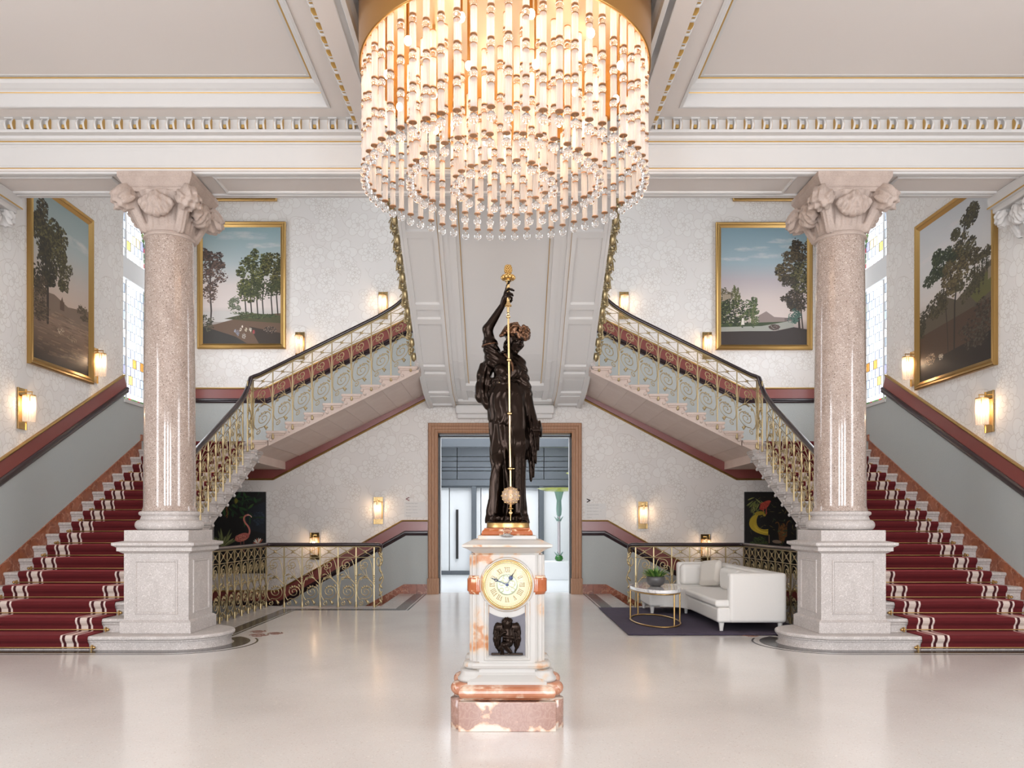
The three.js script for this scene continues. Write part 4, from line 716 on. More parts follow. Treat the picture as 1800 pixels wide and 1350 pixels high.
// ---------------------------------------------------------------- onyx pedestal clock
const KX = 0.014, KD = 5.27;                                 // axis of the clock
{
  const k = thing('pedestal_clock', 'tall onyx marble pedestal clock with round dial carrying the bronze statue', 'clock', KX, 0, -KD);
  const blk = (hw, y0, y1, hd = hw, r = 0.006) => { const g = new RoundedBoxGeometry(hw * 2, y1 - y0, hd * 2, 2, Math.min(r, (y1 - y0) / 2.05)); g.translate(0, (y0 + y1) / 2, 0); return g; };
  const loft = (list) => {                                    // square rings, each [half width, height]
    const pos = [], q = (h, y) => [[-h, y, h], [h, y, h], [h, y, -h], [-h, y, -h]];
    for (let i = 0; i < list.length - 1; i++) { const A = q(...list[i]), B = q(...list[i + 1]); for (let j = 0; j < 4; j++) { const l = (j + 1) % 4; for (const p of [A[j], A[l], B[l], A[j], B[l], B[j]]) pos.push(...p); } }
    for (const [e, f] of [[list[0], 1], [list[list.length - 1], 0]]) { const A = q(...e); for (const t of f ? [0, 2, 1, 0, 3, 2] : [0, 1, 2, 0, 2, 3]) pos.push(...A[t]); }
    const g = new THREE.BufferGeometry(); g.setAttribute('position', new THREE.BufferAttribute(new Float32Array(pos), 3)); g.computeVertexNormals(); return g;
  };
  const corners = (r, o, y0, y1) => [[1, 1], [1, -1], [-1, 1], [-1, -1]].map(([a, b]) => cyl(r, r, y1 - y0, 28).translate(a * o, y0, b * o));
  const cornerLathe = (pts, o) => [[1, 1], [1, -1], [-1, 1], [-1, -1]].map(([a, b]) => lathe(pts, 28).translate(a * o, 0, b * o));
  mesh('base_block', blk(0.305, 0, 0.185, 0.305, 0.004), M.brocatelle, k);
  const lobes = (name, pts, ox, oz, m) => { for (const [a, b] of [[1, 1], [1, -1], [-1, 1], [-1, -1]]) mesh(name, lathe(pts, 28).translate(a * ox, 0, b * oz), m, k); };
  lobes('base_cheek', [[0.001, 0.0], [0.1, 0.0], [0.1, 0.185], [0.001, 0.19]], 0.262, 0.16, M.brocatelle);
  const half = (r, y, h, n = 8) => [...Array(n + 1)].map((_, i) => { const a = -Math.PI / 2 + Math.PI * i / n; return [r + h / 2 * Math.cos(a), y + h / 2 + h / 2 * Math.sin(a)]; });
  mesh('base_torus', loft([[0.27, 0.19], ...half(0.262, 0.196, 0.082), [0.25, 0.282]]), M.onyxRose, k);
  lobes('torus_lobe', [[0.02, 0.2], ...half(0.065, 0.205, 0.085), [0.02, 0.295]], 0.255, 0.15, M.onyxRose);
  mesh('base_slope', [loft([[0.25, 0.278], [0.25, 0.3], [0.232, 0.315], [0.205, 0.335], [0.195, 0.35], [0.193, 0.375]])], M.onyxPale, k);
  lobes('slope_lobe', [[0.01, 0.28], [0.09, 0.285], [0.096, 0.31], [0.08, 0.33], [0.07, 0.35], [0.07, 0.365], [0.02, 0.37]], 0.222, 0.14, M.onyxPale);
  mesh('base_moulding', [loft([[0.193, 0.372], [0.215, 0.378], [0.222, 0.395], [0.215, 0.412], [0.19, 0.42]])], M.onyxPale, k);
  lobes('moulding_lobe', [[0.01, 0.365], [0.07, 0.37], [0.082, 0.385], [0.082, 0.4], [0.07, 0.42], [0.01, 0.425]], 0.2, 0.13, M.onyxPale);
  // body: front slab with moulded panel, fluted corner shafts with orange bands
  const body = sub('body', k);
  mesh('body_core', [blk(0.176, 0.4, 1.1, 0.176, 0.003), box(-0.178, 0.178, 0.41, 1.1, -0.21, 0.21)], M.onyxPale, body);
  const flute = () => { const sh = new THREE.Shape(), n = 84; for (let i = 0; i <= n; i++) { const a = i / n * 6.2832, r = 0.058 - 0.006 * Math.pow(Math.abs(Math.sin(a * 7)), 0.6); sh[i ? 'lineTo' : 'moveTo'](r * Math.cos(a), r * Math.sin(a)); } const g = new THREE.ExtrudeGeometry(sh, { depth: 0.68, bevelEnabled: false }); g.rotateX(-Math.PI / 2); return g; };
  const fl = flute();
  for (const [a, b] of [[1, 1], [1, -1], [-1, 1], [-1, -1]]) {
    mesh('corner_shaft', fl.clone().translate(a * 0.183, 0.42, b * 0.145), M.onyxPale, body);
    mesh('shaft_band', lathe([[0.04, 0.845], [0.062, 0.848], [0.066, 0.862], [0.073, 0.868], [0.073, 0.945], [0.066, 0.952], [0.062, 0.966], [0.04, 0.97]], 28).translate(a * 0.183, 0, b * 0.145), M.onyxOrange, body);
  }
  const fz = 0.212;
  mesh('panel_moulding', [sweep([new THREE.Vector3(-0.125, 0.45, fz), new THREE.Vector3(0.125, 0.45, fz), new THREE.Vector3(0.125, 0.79, fz), new THREE.Vector3(-0.125, 0.79, fz)], new THREE.Vector3(0, 0, 1), [[0, -0.022], [0.008, -0.018], [0.01, -0.008], [0.004, 0], [0.008, 0.006], [0, 0.012]], true)], M.onyxPale, body);
  const rp = new THREE.Shape(); rp.moveTo(-0.114, 0.462); rp.lineTo(0.114, 0.462); rp.lineTo(0.114, 0.735); rp.absarc(0, 0.912, 0.2115, -0.992, -Math.PI + 0.992, true);
  mesh('relief_plate', new THREE.ExtrudeGeometry(rp, { depth: 0.006, bevelEnabled: false, curveSegments: 20 }).translate(0, 0, fz - 0.003), mat({ color: '#5c5a60', metalness: 0.5, roughness: 0.45 }), body);
  mesh('cornice', [loft([[0.18, 1.09], [0.2, 1.1], [0.205, 1.11], [0.225, 1.122], [0.255, 1.14], [0.275, 1.148], [0.284, 1.152], [0.284, 1.166], [0.262, 1.176], [0.23, 1.192], [0.19, 1.2]]), ...[]], M.onyxPale, k);
  mesh('top_block', [blk(0.187, 1.195, 1.222, 0.187, 0.004)], M.onyxPale, k);
  mesh('orange_plinth', loft([[0.16, 1.221], [0.166, 1.23], [0.16, 1.25], [0.148, 1.262], [0.146, 1.27]]), M.onyxOrange, k);
  // dial
  const dl = sub('dial', k, 0, 0.912, fz);
  mesh('outer_ring', lathe([[0.115, 0], [0.171, 0], [0.174, 0.006], [0.168, 0.014], [0.16, 0.016], [0.155, 0.012]], 72).rotateX(Math.PI / 2), M.onyxPale, dl);
  mesh('bezel', lathe([[0.12, 0.006], [0.158, 0.008], [0.161, 0.02], [0.156, 0.027], [0.15, 0.022], [0.148, 0.03], [0.143, 0.033], [0.139, 0.026], [0.138, 0.018]], 72).rotateX(Math.PI / 2), M.brass, dl);
  const dialTex = paint(1024, 1024, (g, w) => {
    const c = w / 2; g.fillStyle = '#c8c4a4'; g.fillRect(0, 0, w, w); g.translate(c, c);
    g.strokeStyle = '#b4ab82'; g.lineWidth = 3; for (let i = 0; i < 12; i++) { g.save(); g.rotate((i + 0.5) * Math.PI / 6); g.beginPath(); g.moveTo(0, -210); g.lineTo(0, -430); g.stroke(); g.restore(); }
    g.fillStyle = '#8c6e2c'; for (let i = 0; i < 60; i++) { g.save(); g.rotate(i * Math.PI / 30); g.fillRect(-2, -478, 4, i % 5 ? 12 : 22); g.restore(); }
    g.strokeStyle = '#c8b070'; g.lineWidth = 4; g.beginPath(); g.arc(0, 0, 482, 0, 7); g.stroke(); g.beginPath(); g.arc(0, 0, 450, 0, 7); g.stroke();
    g.fillStyle = '#86661f'; g.font = 'bold 112px serif'; g.textAlign = 'center'; g.textBaseline = 'middle';
    ['XII', 'I', 'II', 'III', 'IIII', 'V', 'VI', 'VII', 'VIII', 'IX', 'X', 'XI'].forEach((t, i) => { g.save(); g.rotate(i * Math.PI / 6); g.translate(0, -345); g.scale(0.8, 1.45); g.fillText(t, 0, 0); g.restore(); });
  });
  const ringG = new THREE.RingGeometry(0.061, 0.14, 72, 1), ru = ringG.attributes.uv, rpz = ringG.attributes.position; for (let i = 0; i < ru.count; i++) ru.setXY(i, 0.5 + rpz.getX(i) / 0.28, 0.5 + rpz.getY(i) / 0.28);
  mesh('chapter_ring', ringG.translate(0, 0, 0.02), mat({ map: dialTex, roughness: 0.4 }), dl);
  mesh('movement_plate', [new THREE.CylinderGeometry(0.064, 0.064, 0.004, 48).rotateX(Math.PI / 2).translate(0, 0, 0.004), lathe([[0.062, 0.004], [0.0655, 0.004], [0.0655, 0.023], [0.061, 0.023]], 48).rotateX(Math.PI / 2)], mat({ color: '#a9b39a', metalness: 0.6, roughness: 0.35 }), dl);
  const gear = (x, y, r, z) => { const g = [new THREE.TorusGeometry(r, r * 0.14, 6, 28).translate(x, y, z), new THREE.CylinderGeometry(r * 0.2, r * 0.2, 0.006, 12).rotateX(Math.PI / 2).translate(x, y, z)]; for (let i = 0; i < 4; i++) { const a = i * 1.5708 + x * 40; g.push(bar(new THREE.Vector3(x, y, z), new THREE.Vector3(x + r * Math.cos(a), y + r * Math.sin(a), z), r * 0.09, 5)); } return g; };
  for (const [x, y, r, z] of [[-0.008, 0.034, 0.021, 0.011], [0.03, 0.004, 0.02, 0.009], [-0.034, 0.008, 0.016, 0.01], [-0.035, -0.034, 0.013, 0.012], [0.036, -0.034, 0.013, 0.012], [0, -0.028, 0.012, 0.013]]) mesh('gear_wheel', gear(x, y, r, z), mat({ color: '#c9c6a8', metalness: 0.8, roughness: 0.3 }), dl);
  const blue = mat({ color: '#2c3350', metalness: 0.6, roughness: 0.35 });
  const hand = (L, ringAt, spade) => { const g = [new THREE.BoxGeometry(0.005, L * 0.62, 0.002).translate(0, L * 0.31, 0), new THREE.ConeGeometry(0.005, L * 0.32, 4).translate(0, L * 0.84, 0)]; g.push(spade ? ball(0.014, 10, 8).scale(1, 1, 0.15).translate(0, L * 0.55, 0) : new THREE.TorusGeometry(0.008, 0.0025, 6, 20).translate(0, L * ringAt, 0)); g.push(new THREE.CylinderGeometry(0.01, 0.01, 0.004, 16).rotateX(Math.PI / 2)); return merge(g); };
  mesh('minute_hand', hand(0.118, 0.64, false).rotateZ(1.17).translate(0, 0, 0.03), blue, dl);
  mesh('hour_hand', hand(0.088, 0.5, true).rotateZ(-0.5).translate(0, 0, 0.026), blue, dl);
  mesh('crystal_cover', new THREE.SphereGeometry(0.6, 48, 8, 0, 6.2832, 0, 0.236).rotateX(Math.PI / 2).translate(0, 0, -0.547), mat({ p: 1, color: '#ffffff', transmission: 1, thickness: 0, roughness: 0.03, ior: 1.3, specularIntensity: 0.35 }), dl);
  // cherub in relief on the lower panel
  const ch = (x, y, z) => {
    const m = Math.abs(x);
    let d = ell(x, y, z, [0, 0.2, 0.028], [0.03, 0.033, 0.026]);                                            // head
    d = smin(d, ell(x, y, z, [0, 0.213, 0.022], [0.036, 0.027, 0.028]) + 0.002 * Math.sin(x * 420) * Math.cos(y * 300), 0.006);   // hair
    d = smin(d, cap(x, y, z, [0, 0.16, 0.015], [0.004, 0.085, 0.02], 0.03, 0.034), 0.012);                    // trunk
    d = smin(d, cap(x, y, z, [0.03, 0.155, 0.02], [0.036, 0.11, 0.034], 0.014, 0.012), 0.006); d = smin(d, cap(x, y, z, [0.036, 0.11, 0.034], [-0.02, 0.118, 0.05], 0.012, 0.009), 0.006);
    d = smin(d, cap(x, y, z, [-0.03, 0.152, 0.02], [-0.042, 0.125, 0.036], 0.013, 0.011), 0.006); d = smin(d, cap(x, y, z, [-0.042, 0.125, 0.036], [-0.012, 0.148, 0.05], 0.011, 0.008), 0.006);
    d = smin(d, cap(x, y, z, [0.012, 0.075, 0.025], [-0.02, 0.07, 0.055], 0.025, 0.021), 0.008); d = smin(d, cap(x, y, z, [-0.02, 0.07, 0.055], [0.02, 0.022, 0.045], 0.02, 0.014), 0.008);
    d = smin(d, cap(x, y, z, [-0.014, 0.07, 0.02], [-0.036, 0.05, 0.04], 0.022, 0.018), 0.008); d = smin(d, cap(x, y, z, [-0.036, 0.05, 0.04], [-0.03, 0.014, 0.03], 0.016, 0.012), 0.008);
    d = Math.min(d, ell(m, y, z, [0.062, 0.12, 0.008], [0.026, 0.085, 0.014]) + 0.0018 * Math.sin((m + y * 0.12) * 700)); d = smin(d, ell(m, y, z, [0.045, 0.175, 0.01], [0.035, 0.026, 0.015]) , 0.01); d = smin(d, cap(m, y, z, [0.075, 0.1, 0.006], [0.052, 0.02, 0.006], 0.014, 0.006) + 0.0015 * Math.sin(m * 900), 0.006);
    d = Math.min(d, Math.max(Math.abs(x) - 0.1, Math.abs(y - 0.006) - 0.007, Math.abs(z - 0.01) - 0.02));
    return Math.max(d, -z);
  };
  put('cherub_relief', surface(ch, [-0.11, -0.01, -0.006], [0.11, 0.25, 0.09], 0.0026), M.bronze, body, 1, 0, 0.468, fz + 0.003);
  // crystal ornament in front of the statue plinth
  mesh('crystal_stud', [new THREE.IcosahedronGeometry(0.03, 0).scale(1.2, 0.8, 0.8).translate(0, 1.252, 0.2), lathe([[0.001, 1.21], [0.035, 1.214], [0.045, 1.222], [0.02, 1.232], [0.001, 1.234]], 24).translate(0, 0, 0.2)], M.crystal, k);
}

// ---------------------------------------------------------------- bronze statue
const SY = 1.318;                                            // top of its plinth
{
  const st = thing('bronze_statue', 'dark bronze statue of a draped woman with raised arm on top of the onyx clock', 'statue', KX + 0.007, 1.27, -KD + 0.0);
  const k1 = 0.00375;
  mesh('brass_plinth', lathe([[0.001, 0], [0.142, 0], [0.144, 0.004], [0.141, 0.008], [0.141, 0.03], [0.144, 0.034], [0.001, 0.034]], 56), M.brassSatin, st);
  mesh('plinth_disc', lathe([[0.001, 0.034], [0.14, 0.034], [0.142, 0.04], [0.138, 0.047], [0.001, 0.048]], 56), M.bronze, st);
  // drapery: elliptical sections by height [y, centre x, half width, half depth, centre z]
  const SEC = [[0.0, 0, 0.118, 0.1, 0], [0.05, 0, 0.108, 0.094, 0], [0.17, 0.002, 0.095, 0.088, 0], [0.32, -0.004, 0.092, 0.084, 0], [0.43, 0, 0.1, 0.09, 0.004], [0.58, 0.006, 0.114, 0.1, 0.008], [0.73, 0.004, 0.116, 0.1, 0.004], [0.825, 0, 0.112, 0.092, 0], [0.9, -0.008, 0.086, 0.068, 0.0], [0.975, -0.004, 0.09, 0.074, 0.006], [1.03, -0.006, 0.092, 0.064, 0.002], [1.08, -0.012, 0.07, 0.045, -0.004], [1.11, 0, 0.03, 0.03, -0.004]];
  const sec = (y) => { if (y <= 0) return SEC[0]; for (let i = 0; i < SEC.length - 1; i++) if (y <= SEC[i + 1][0]) { const t = smooth(SEC[i][0], SEC[i + 1][0], y); return SEC[i].map((v, j) => lerp(v, SEC[i + 1][j], j ? t : 0)); } return SEC[SEC.length - 1]; };
  const sh = [-0.1, 1.07, 0.0], el = [-0.135, 1.262, 0.02], wr = [-0.036, 1.4, 0.095], SH2 = [0.074, 1.02, 0.01], EL2 = [0.122, 0.84, 0.02], WR2 = [0.165, 0.67, 0.07], HD2 = [0.178, 0.62, 0.08];
  const body = (x, y, z) => {
    if (y > 1.5 || y < -0.05) return Math.max(Math.abs(y - 0.7) - 0.8, 0.03);
    const [, cx, a, b, cz] = sec(y), X = x - cx, Z = z - cz, th = Math.atan2(Z, X), rr = Math.hypot(X / a, Z / b);
    let d = (rr - 1) * Math.min(a, b) * 0.9;
    d = Math.max(d, y - 1.11, -y);
    const skirt = smooth(0.88, 0.8, y), hem = smooth(0.6, 0.05, y);
    if (skirt > 0 && d < 0.06) {
      const sweepA = th + 1.1 * (0.85 - y) * (0.35 + 0.3 * Math.sin(y * 5)), f = Math.sin(9 * sweepA + 2.2 * Math.sin(3.1 * y + 1)) , f2 = Math.sin(17 * th + 7 * y), calm = 1 - 0.75 * smooth(0.5, 0.0, Math.abs(th - 1.05)) * smooth(0.42, 0.62, y) * smooth(0.86, 0.7, y);
      d -= skirt * calm * ((0.012 + 0.013 * hem) * (Math.pow(0.5 + 0.5 * f, 1.5) * 2 - 1) + (0.0045 + 0.003 * hem) * f2);
    }
    // forward knee and thigh under the cloth, standing leg
    d = smin(d, cap(x, y, z, [0.04, 0.82, 0.02], [0.07, 0.5, 0.095], 0.082, 0.056), 0.05);
    d = smin(d, cap(x, y, z, [0.07, 0.5, 0.095], [0.06, 0.06, 0.05], 0.055, 0.04) + 0.004 * Math.sin(x * 220), 0.05);
    d = smin(d, cap(x, y, z, [-0.05, 0.8, 0.02], [-0.056, 0.45, 0.045], 0.07, 0.056), 0.04);
    // feet and trailing hem
    d = smin(d, cap(x, y, z, [-0.06, 0.022, 0.05], [-0.09, 0.014, 0.12], 0.026, 0.018), 0.02); d = smin(d, cap(x, y, z, [0.06, 0.022, 0.06], [0.08, 0.014, 0.125], 0.026, 0.018), 0.02);
    { const q = Math.max(Math.hypot(x, z) - 0.128 + 0.012 * Math.sin(11 * Math.atan2(z, x)), Math.abs(y - 0.012) - 0.018); d = smin(d, q + 0.004, 0.03); }
    // overskirt: hip swag, belt, twisted sash
    { const yy = y - (0.66 - 0.35 * x + 0.6 * Math.max(0, x) * 0.4), q = (rr - 1) * Math.min(a, b) - 0.016; d = smin(d, Math.max(q, Math.abs(yy - 0.1) - 0.14) + 0.005 * Math.sin(17 * th + 22 * y + 2 * Math.sin(y * 30)), 0.018); }
    d = smin(d, Math.max(Math.abs((rr - 1) * Math.min(a, b)) - 0.01, Math.abs(y - 0.9 + 0.05 * x) - 0.014), 0.006);
    { const t = (rr - 1.02) * Math.min(a, b), v = y - 0.935 - 0.18 * x; d = smin(d, Math.hypot(t, v) - 0.017 - 0.004 * Math.sin(th * 22 + v * 200), 0.01); }
    // bust, bodice fold from one shoulder
    d = smin(d, ell(x, y, z, [-0.05, 0.985, 0.05], [0.043, 0.044, 0.045]), 0.02); d = smin(d, ell(x, y, z, [0.042, 0.98, 0.052], [0.043, 0.044, 0.044]), 0.02);
    d = smin(d, cap(x, y, z, [0.06, 1.06, 0.02], [-0.02, 0.93, 0.075], 0.026, 0.03) + 0.004 * Math.sin((x + y) * 210), 0.02);
    d = smin(d, cap(x, y, z, [-0.075, 1.055, -0.01], [0.065, 1.045, -0.01], 0.05, 0.046), 0.03);
    d = smin(d, cap(x, y, z, [0.008, 1.06, 0], [0.036, 1.14, 0.012], 0.034, 0.03), 0.025);      // neck
    // raised arm with sleeve and armlet
    d = smin(d, cap(x, y, z, sh, el, 0.044, 0.032), 0.03); d = smin(d, cap(x, y, z, el, wr, 0.033, 0.019), 0.015);
    d = smin(d, cap(x, y, z, [-0.09, 1.05, 0.0], [-0.118, 1.16, 0.01], 0.056, 0.05) + 0.004 * Math.sin((x * 0.6 + y) * 170), 0.02);
    { const t = cap(x, y, z, sh, el, 0.049, 0.049); d = Math.min(d, Math.max(t, Math.abs(y - 1.178) - 0.009)); }
    // cloth falling behind the raised arm in a loop to the belt
    { let q = cap(x, y, z, [-0.115, 1.1, -0.02], [-0.155, 0.98, -0.03], 0.036, 0.044); q = smin(q, cap(x, y, z, [-0.155, 0.98, -0.03], [-0.17, 0.84, -0.02], 0.044, 0.05), 0.03); q = smin(q, cap(x, y, z, [-0.17, 0.84, -0.02], [-0.13, 0.775, 0.0], 0.046, 0.034), 0.03); q = smin(q, cap(x, y, z, [-0.13, 0.775, 0.0], [-0.08, 0.85, 0.03], 0.034, 0.026), 0.03); d = smin(d, q - 0.005 * Math.sin(x * 150 + 2.2 * Math.sin(y * 16)) - 0.003 * Math.sin(y * 75 + x * 40), 0.016); }
    // other arm, its sleeve and the gathered cloth it holds
    d = smin(d, cap(x, y, z, SH2, EL2, 0.048, 0.038) - 0.004 * Math.sin(y * 130 + x * 80), 0.02); d = smin(d, cap(x, y, z, EL2, WR2, 0.034, 0.02), 0.015);
    { let q = cap(x, y, z, [0.13, 0.74, 0.03], [0.178, 0.6, 0.06], 0.03, 0.045); q = smin(q, cap(x, y, z, [0.178, 0.6, 0.06], [0.15, 0.27, 0.05], 0.044, 0.014), 0.03); q = smin(q, cap(x, y, z, [0.17, 0.6, 0.05], [0.1, 0.42, 0.06], 0.04, 0.03), 0.03); d = smin(d, q - 0.006 * Math.sin(x * 260 + y * 25), 0.012); }
    return d;
  };
  // head turned and bowed towards the free hand; hair, wreath of leaves and grapes
  const Q = new THREE.Quaternion().setFromEuler(new THREE.Euler(0.3, 0.62, -0.12, 'YXZ')).invert(), hv = new THREE.Vector3(), HC = [0.046, 1.185, 0.03];
  const curls = []; { const R = rng(8); for (let i = 0; i < 150; i++) { const a = R() * 6.2832, e = R(), up = 0.02 + 0.06 * e; if (Math.sin(a) > 0.35 && up < 0.045) continue; curls.push([Math.cos(a) * (0.068 - 0.035 * e * e), up, Math.sin(a) * (0.074 - 0.035 * e * e) - 0.008, 0.011 + R() * 0.008]); } for (let i = 0; i < 34; i++) { const a = i / 34 * 6.2832; curls.push([Math.cos(a) * 0.074, 0.034 + 0.012 * Math.sin(a * 3), Math.sin(a) * 0.08 - 0.006, 0.0125 + 0.005 * R()]); } for (let i = 0; i < 14; i++) { curls.push([-0.058 + 0.012 * Math.sin(i * 1.3), 0.0 - i * 0.012, -0.01 + 0.012 * Math.cos(i * 1.7), 0.011]); } }
  const head = (x, y, z) => {
    hv.set(x - HC[0], y - HC[1], z - HC[2]).applyQuaternion(Q); const X = hv.x, Y = hv.y, Z = hv.z, m = Math.abs(X);
    let d = ell(X, Y, Z, [0, 0.018, -0.006], [0.057, 0.064, 0.068]);
    d = smin(d, ell(X, Y, Z, [0, -0.034, 0.018], [0.042, 0.05, 0.046]), 0.02);                       // jaw
    d = smin(d, ell(X, Y, Z, [0, -0.074, 0.044], [0.016, 0.012, 0.014]), 0.012);                     // chin
    d = smin(d, cap(m, Y, Z, [0.03, -0.02, 0.048], [0.026, -0.03, 0.044], 0.014, 0.014), 0.014);      // cheek
    d = smin(d, cap(X, Y, Z, [0, 0.012, 0.06], [0, -0.026, 0.078], 0.006, 0.01), 0.008); d = smin(d, ell(m, Y, Z, [0.009, -0.028, 0.068], [0.006, 0.005, 0.007]), 0.005);   // nose
    d = Math.max(d, -ell(m, Y, Z, [0.023, 0.004, 0.07], [0.015, 0.009, 0.014])); d = smin(d, ell(m, Y, Z, [0.022, 0.003, 0.05], [0.011, 0.008, 0.01]), 0.003);               // eyes in their sockets
    d = smin(d, cap(m, Y, Z, [0.01, 0.018, 0.061], [0.034, 0.019, 0.051], 0.005, 0.004), 0.006);       // brow
    d = smin(d, ell(X, Y, Z, [0, -0.046, 0.064], [0.016, 0.005, 0.008]), 0.004); d = smin(d, ell(X, Y, Z, [0, -0.056, 0.062], [0.013, 0.0055, 0.008]), 0.004); d = Math.max(d, -cap(m, Y, Z, [0, -0.051, 0.073], [0.016, -0.05, 0.066], 0.0018, 0.0012));
    d = smin(d, ell(m, Y, Z, [0.058, -0.008, -0.006], [0.008, 0.018, 0.012]), 0.004);                // ears
    d = smin(d, ell(X, Y, Z, [0, 0.03, -0.02], [0.064, 0.055, 0.064]), 0.008);
    for (const c of curls) { const q = Math.hypot(X - c[0], Y - c[1], Z - c[2]) - c[3]; if (q < d + 0.01) d = smin(d, q, 0.004); }
    d = smin(d, cap(X, Y, Z, [0, -0.03, -0.012], [-0.015, -0.11, -0.02], 0.036, 0.036), 0.015);
    return d;
  };
  const leaves = []; { const R = rng(19); for (let i = 0; i < 330; i++) { const a = R() * 6.2832, e = Math.pow(R(), 1.4), q = e < 0.45 ? 0.088 - 0.01 * e : 0.084 * Math.cos((e - 0.45) * 2.4), y = e < 0.45 ? 0.02 + 0.1 * e : 0.06 + 0.05 * Math.sin((e - 0.45) * 2.6); leaves.push([q * 0.97 * Math.cos(a), 0.012 + y * 0.78 + 0.01 * Math.sin(a * 3), q * Math.sin(a) - 0.008, 0.007 + 0.006 * R()]); } for (let i = 0; i < 9; i++) leaves.push([-0.085 - 0.004 * i, 0.05 - 0.006 * i, 0.0 + 0.01 * Math.sin(i * 2), 0.012]); }
  const wreathF = (x, y, z) => { hv.set(x - HC[0], y - HC[1], z - HC[2]).applyQuaternion(Q); let d = ell(hv.x, hv.y, hv.z, [0, 0.042, -0.012], [0.068, 0.044, 0.076]); if (Math.hypot(hv.x, hv.y - 0.05, hv.z) > 0.15) return d; for (const l of leaves) { const q = Math.hypot(hv.x - l[0], hv.y - l[1], hv.z - l[2]) - l[3]; if (q < d + 0.008) d = smin(d, q, 0.004); } return d; };
  // hand gripping the pendulum head: palm and five fingers round the shaft
  const HX = 0.0, HY = 1.449, HZ2 = 0.128;                    // where the shaft passes the hand
  const fin = [[[-0.018, 1.446, 0.118], [0.006, 1.444, 0.152], [0.022, 1.434, 0.138], [0.02, 1.426, 0.122], 0.0085], [[-0.018, 1.462, 0.12], [0.004, 1.464, 0.154], [0.024, 1.456, 0.14], [0.03, 1.452, 0.13], 0.0088], [[-0.016, 1.478, 0.12], [0.002, 1.490, 0.15], [0.022, 1.486, 0.146], [0.036, 1.482, 0.14], 0.0082], [[-0.016, 1.486, 0.116], [-0.006, 1.516, 0.13], [0.004, 1.534, 0.14], [0.012, 1.546, 0.142], 0.0075], [[-0.02, 1.424, 0.11], [-0.002, 1.420, 0.092], [0.016, 1.424, 0.1], [0.024, 1.428, 0.112], 0.0095]];
  const handF = (x, y, z) => {
    let d = cap(x, y, z, wr, [-0.022, 1.434, 0.11], 0.019, 0.022); d = smin(d, ell(x, y, z, [-0.018, 1.454, 0.115], [0.014, 0.034, 0.026]), 0.014);
    for (const f of fin) for (let i = 0; i < 3; i++) d = smin(d, cap(x, y, z, f[i], f[i + 1], f[4] * (1 - i * 0.08), f[4] * (0.94 - i * 0.1)), 0.006);
    return d;
  };
  const hand2 = (x, y, z) => { let d = cap(x, y, z, WR2, HD2, 0.021, 0.022); d = smin(d, ell(x, y, z, [0.176, 0.628, 0.085], [0.022, 0.03, 0.018]), 0.012); for (let i = 0; i < 4; i++) { const u = 0.158 + i * 0.013; d = smin(d, cap(x, y, z, [u, 0.615, 0.1], [u + 0.004, 0.585, 0.112], 0.0088, 0.008), 0.005); d = smin(d, cap(x, y, z, [u + 0.004, 0.585, 0.112], [u + 0.004, 0.565, 0.098], 0.008, 0.007), 0.005); } d = smin(d, cap(x, y, z, [0.15, 0.632, 0.09], [0.148, 0.595, 0.112], 0.0095, 0.008), 0.006); return d; };
  const fig = merge([surface(body, [-0.25, -0.02, -0.16], [0.27, 1.46, 0.2], 0.0062), surface(head, [-0.06, 1.06, -0.09], [0.17, 1.32, 0.15], 0.003), surface(handF, [-0.07, 1.36, 0.06], [0.06, 1.57, 0.18], 0.0028), surface(hand2, [0.12, 0.54, 0.04], [0.23, 0.7, 0.14], 0.003)]);
  put('figure', fig, M.bronze, st, 1, 0, 0.048, 0);
  put('leaf_wreath', surface(wreathF, [-0.1, 1.13, -0.12], [0.18, 1.36, 0.18], 0.003), M.bronzeGilt, st, 1, 0, 0.048, 0);
  const gl = []; for (let i = 0; i < 16; i++) { const t = i / 15; gl.push(ball(0.0085, 8, 6).translate(-0.022 + 0.05 * t + 0.02 * Math.sin(t * 3), 1.1 - 0.14 * t + 0.05, 0.05 + 0.045 * Math.sin(t * 3.14) + 0.02 * t)); }
  put('bead_garland', merge(gl), M.bronzeGilt, st, 1, 0, 0.048 - 0.06, 0);
  put('armlet', new THREE.TorusGeometry(0.05, 0.007, 8, 28).rotateX(Math.PI / 2).rotateZ(0.18), M.bronzeGilt, st, 1, -0.12, 1.178 + 0.048 - 0.02, 0.01);
  const belt = []; for (let i = 0; i < 30; i++) { const a = i / 30 * 6.2832, [, cx, A, B, cz] = sec(0.9); belt.push(ball(0.009, 8, 6).translate(cx + (A + 0.008) * Math.cos(a), 0.9 - 0.05 * A * Math.cos(a), cz + (B + 0.008) * Math.sin(a))); }
  put('beaded_belt', merge(belt), mat({ color: '#8a7a5c', metalness: 0.9, roughness: 0.4 }), st, 1, 0, 0.048, 0);

  // conical pendulum hanging from the hand
  const X0 = KX + 0.007 + HX, p = thing('clock_pendulum', 'gilt pendulum rod with glass ball hanging from the hand of the statue', 'pendulum', X0, SY, -KD + HZ2), G = M.brass;
  mesh('head_shaft', [cyl(0.011, 0.012, 0.17, 20).translate(0, 1.385, 0), lathe([[0.001, 1.45], [0.02, 1.382], [0.024, 1.388], [0.016, 1.396], [0.012, 1.405]], 24), lathe([[0.012, 1.540], [0.022, 1.544], [0.022, 1.550], [0.014, 1.558]], 24)], G, p);
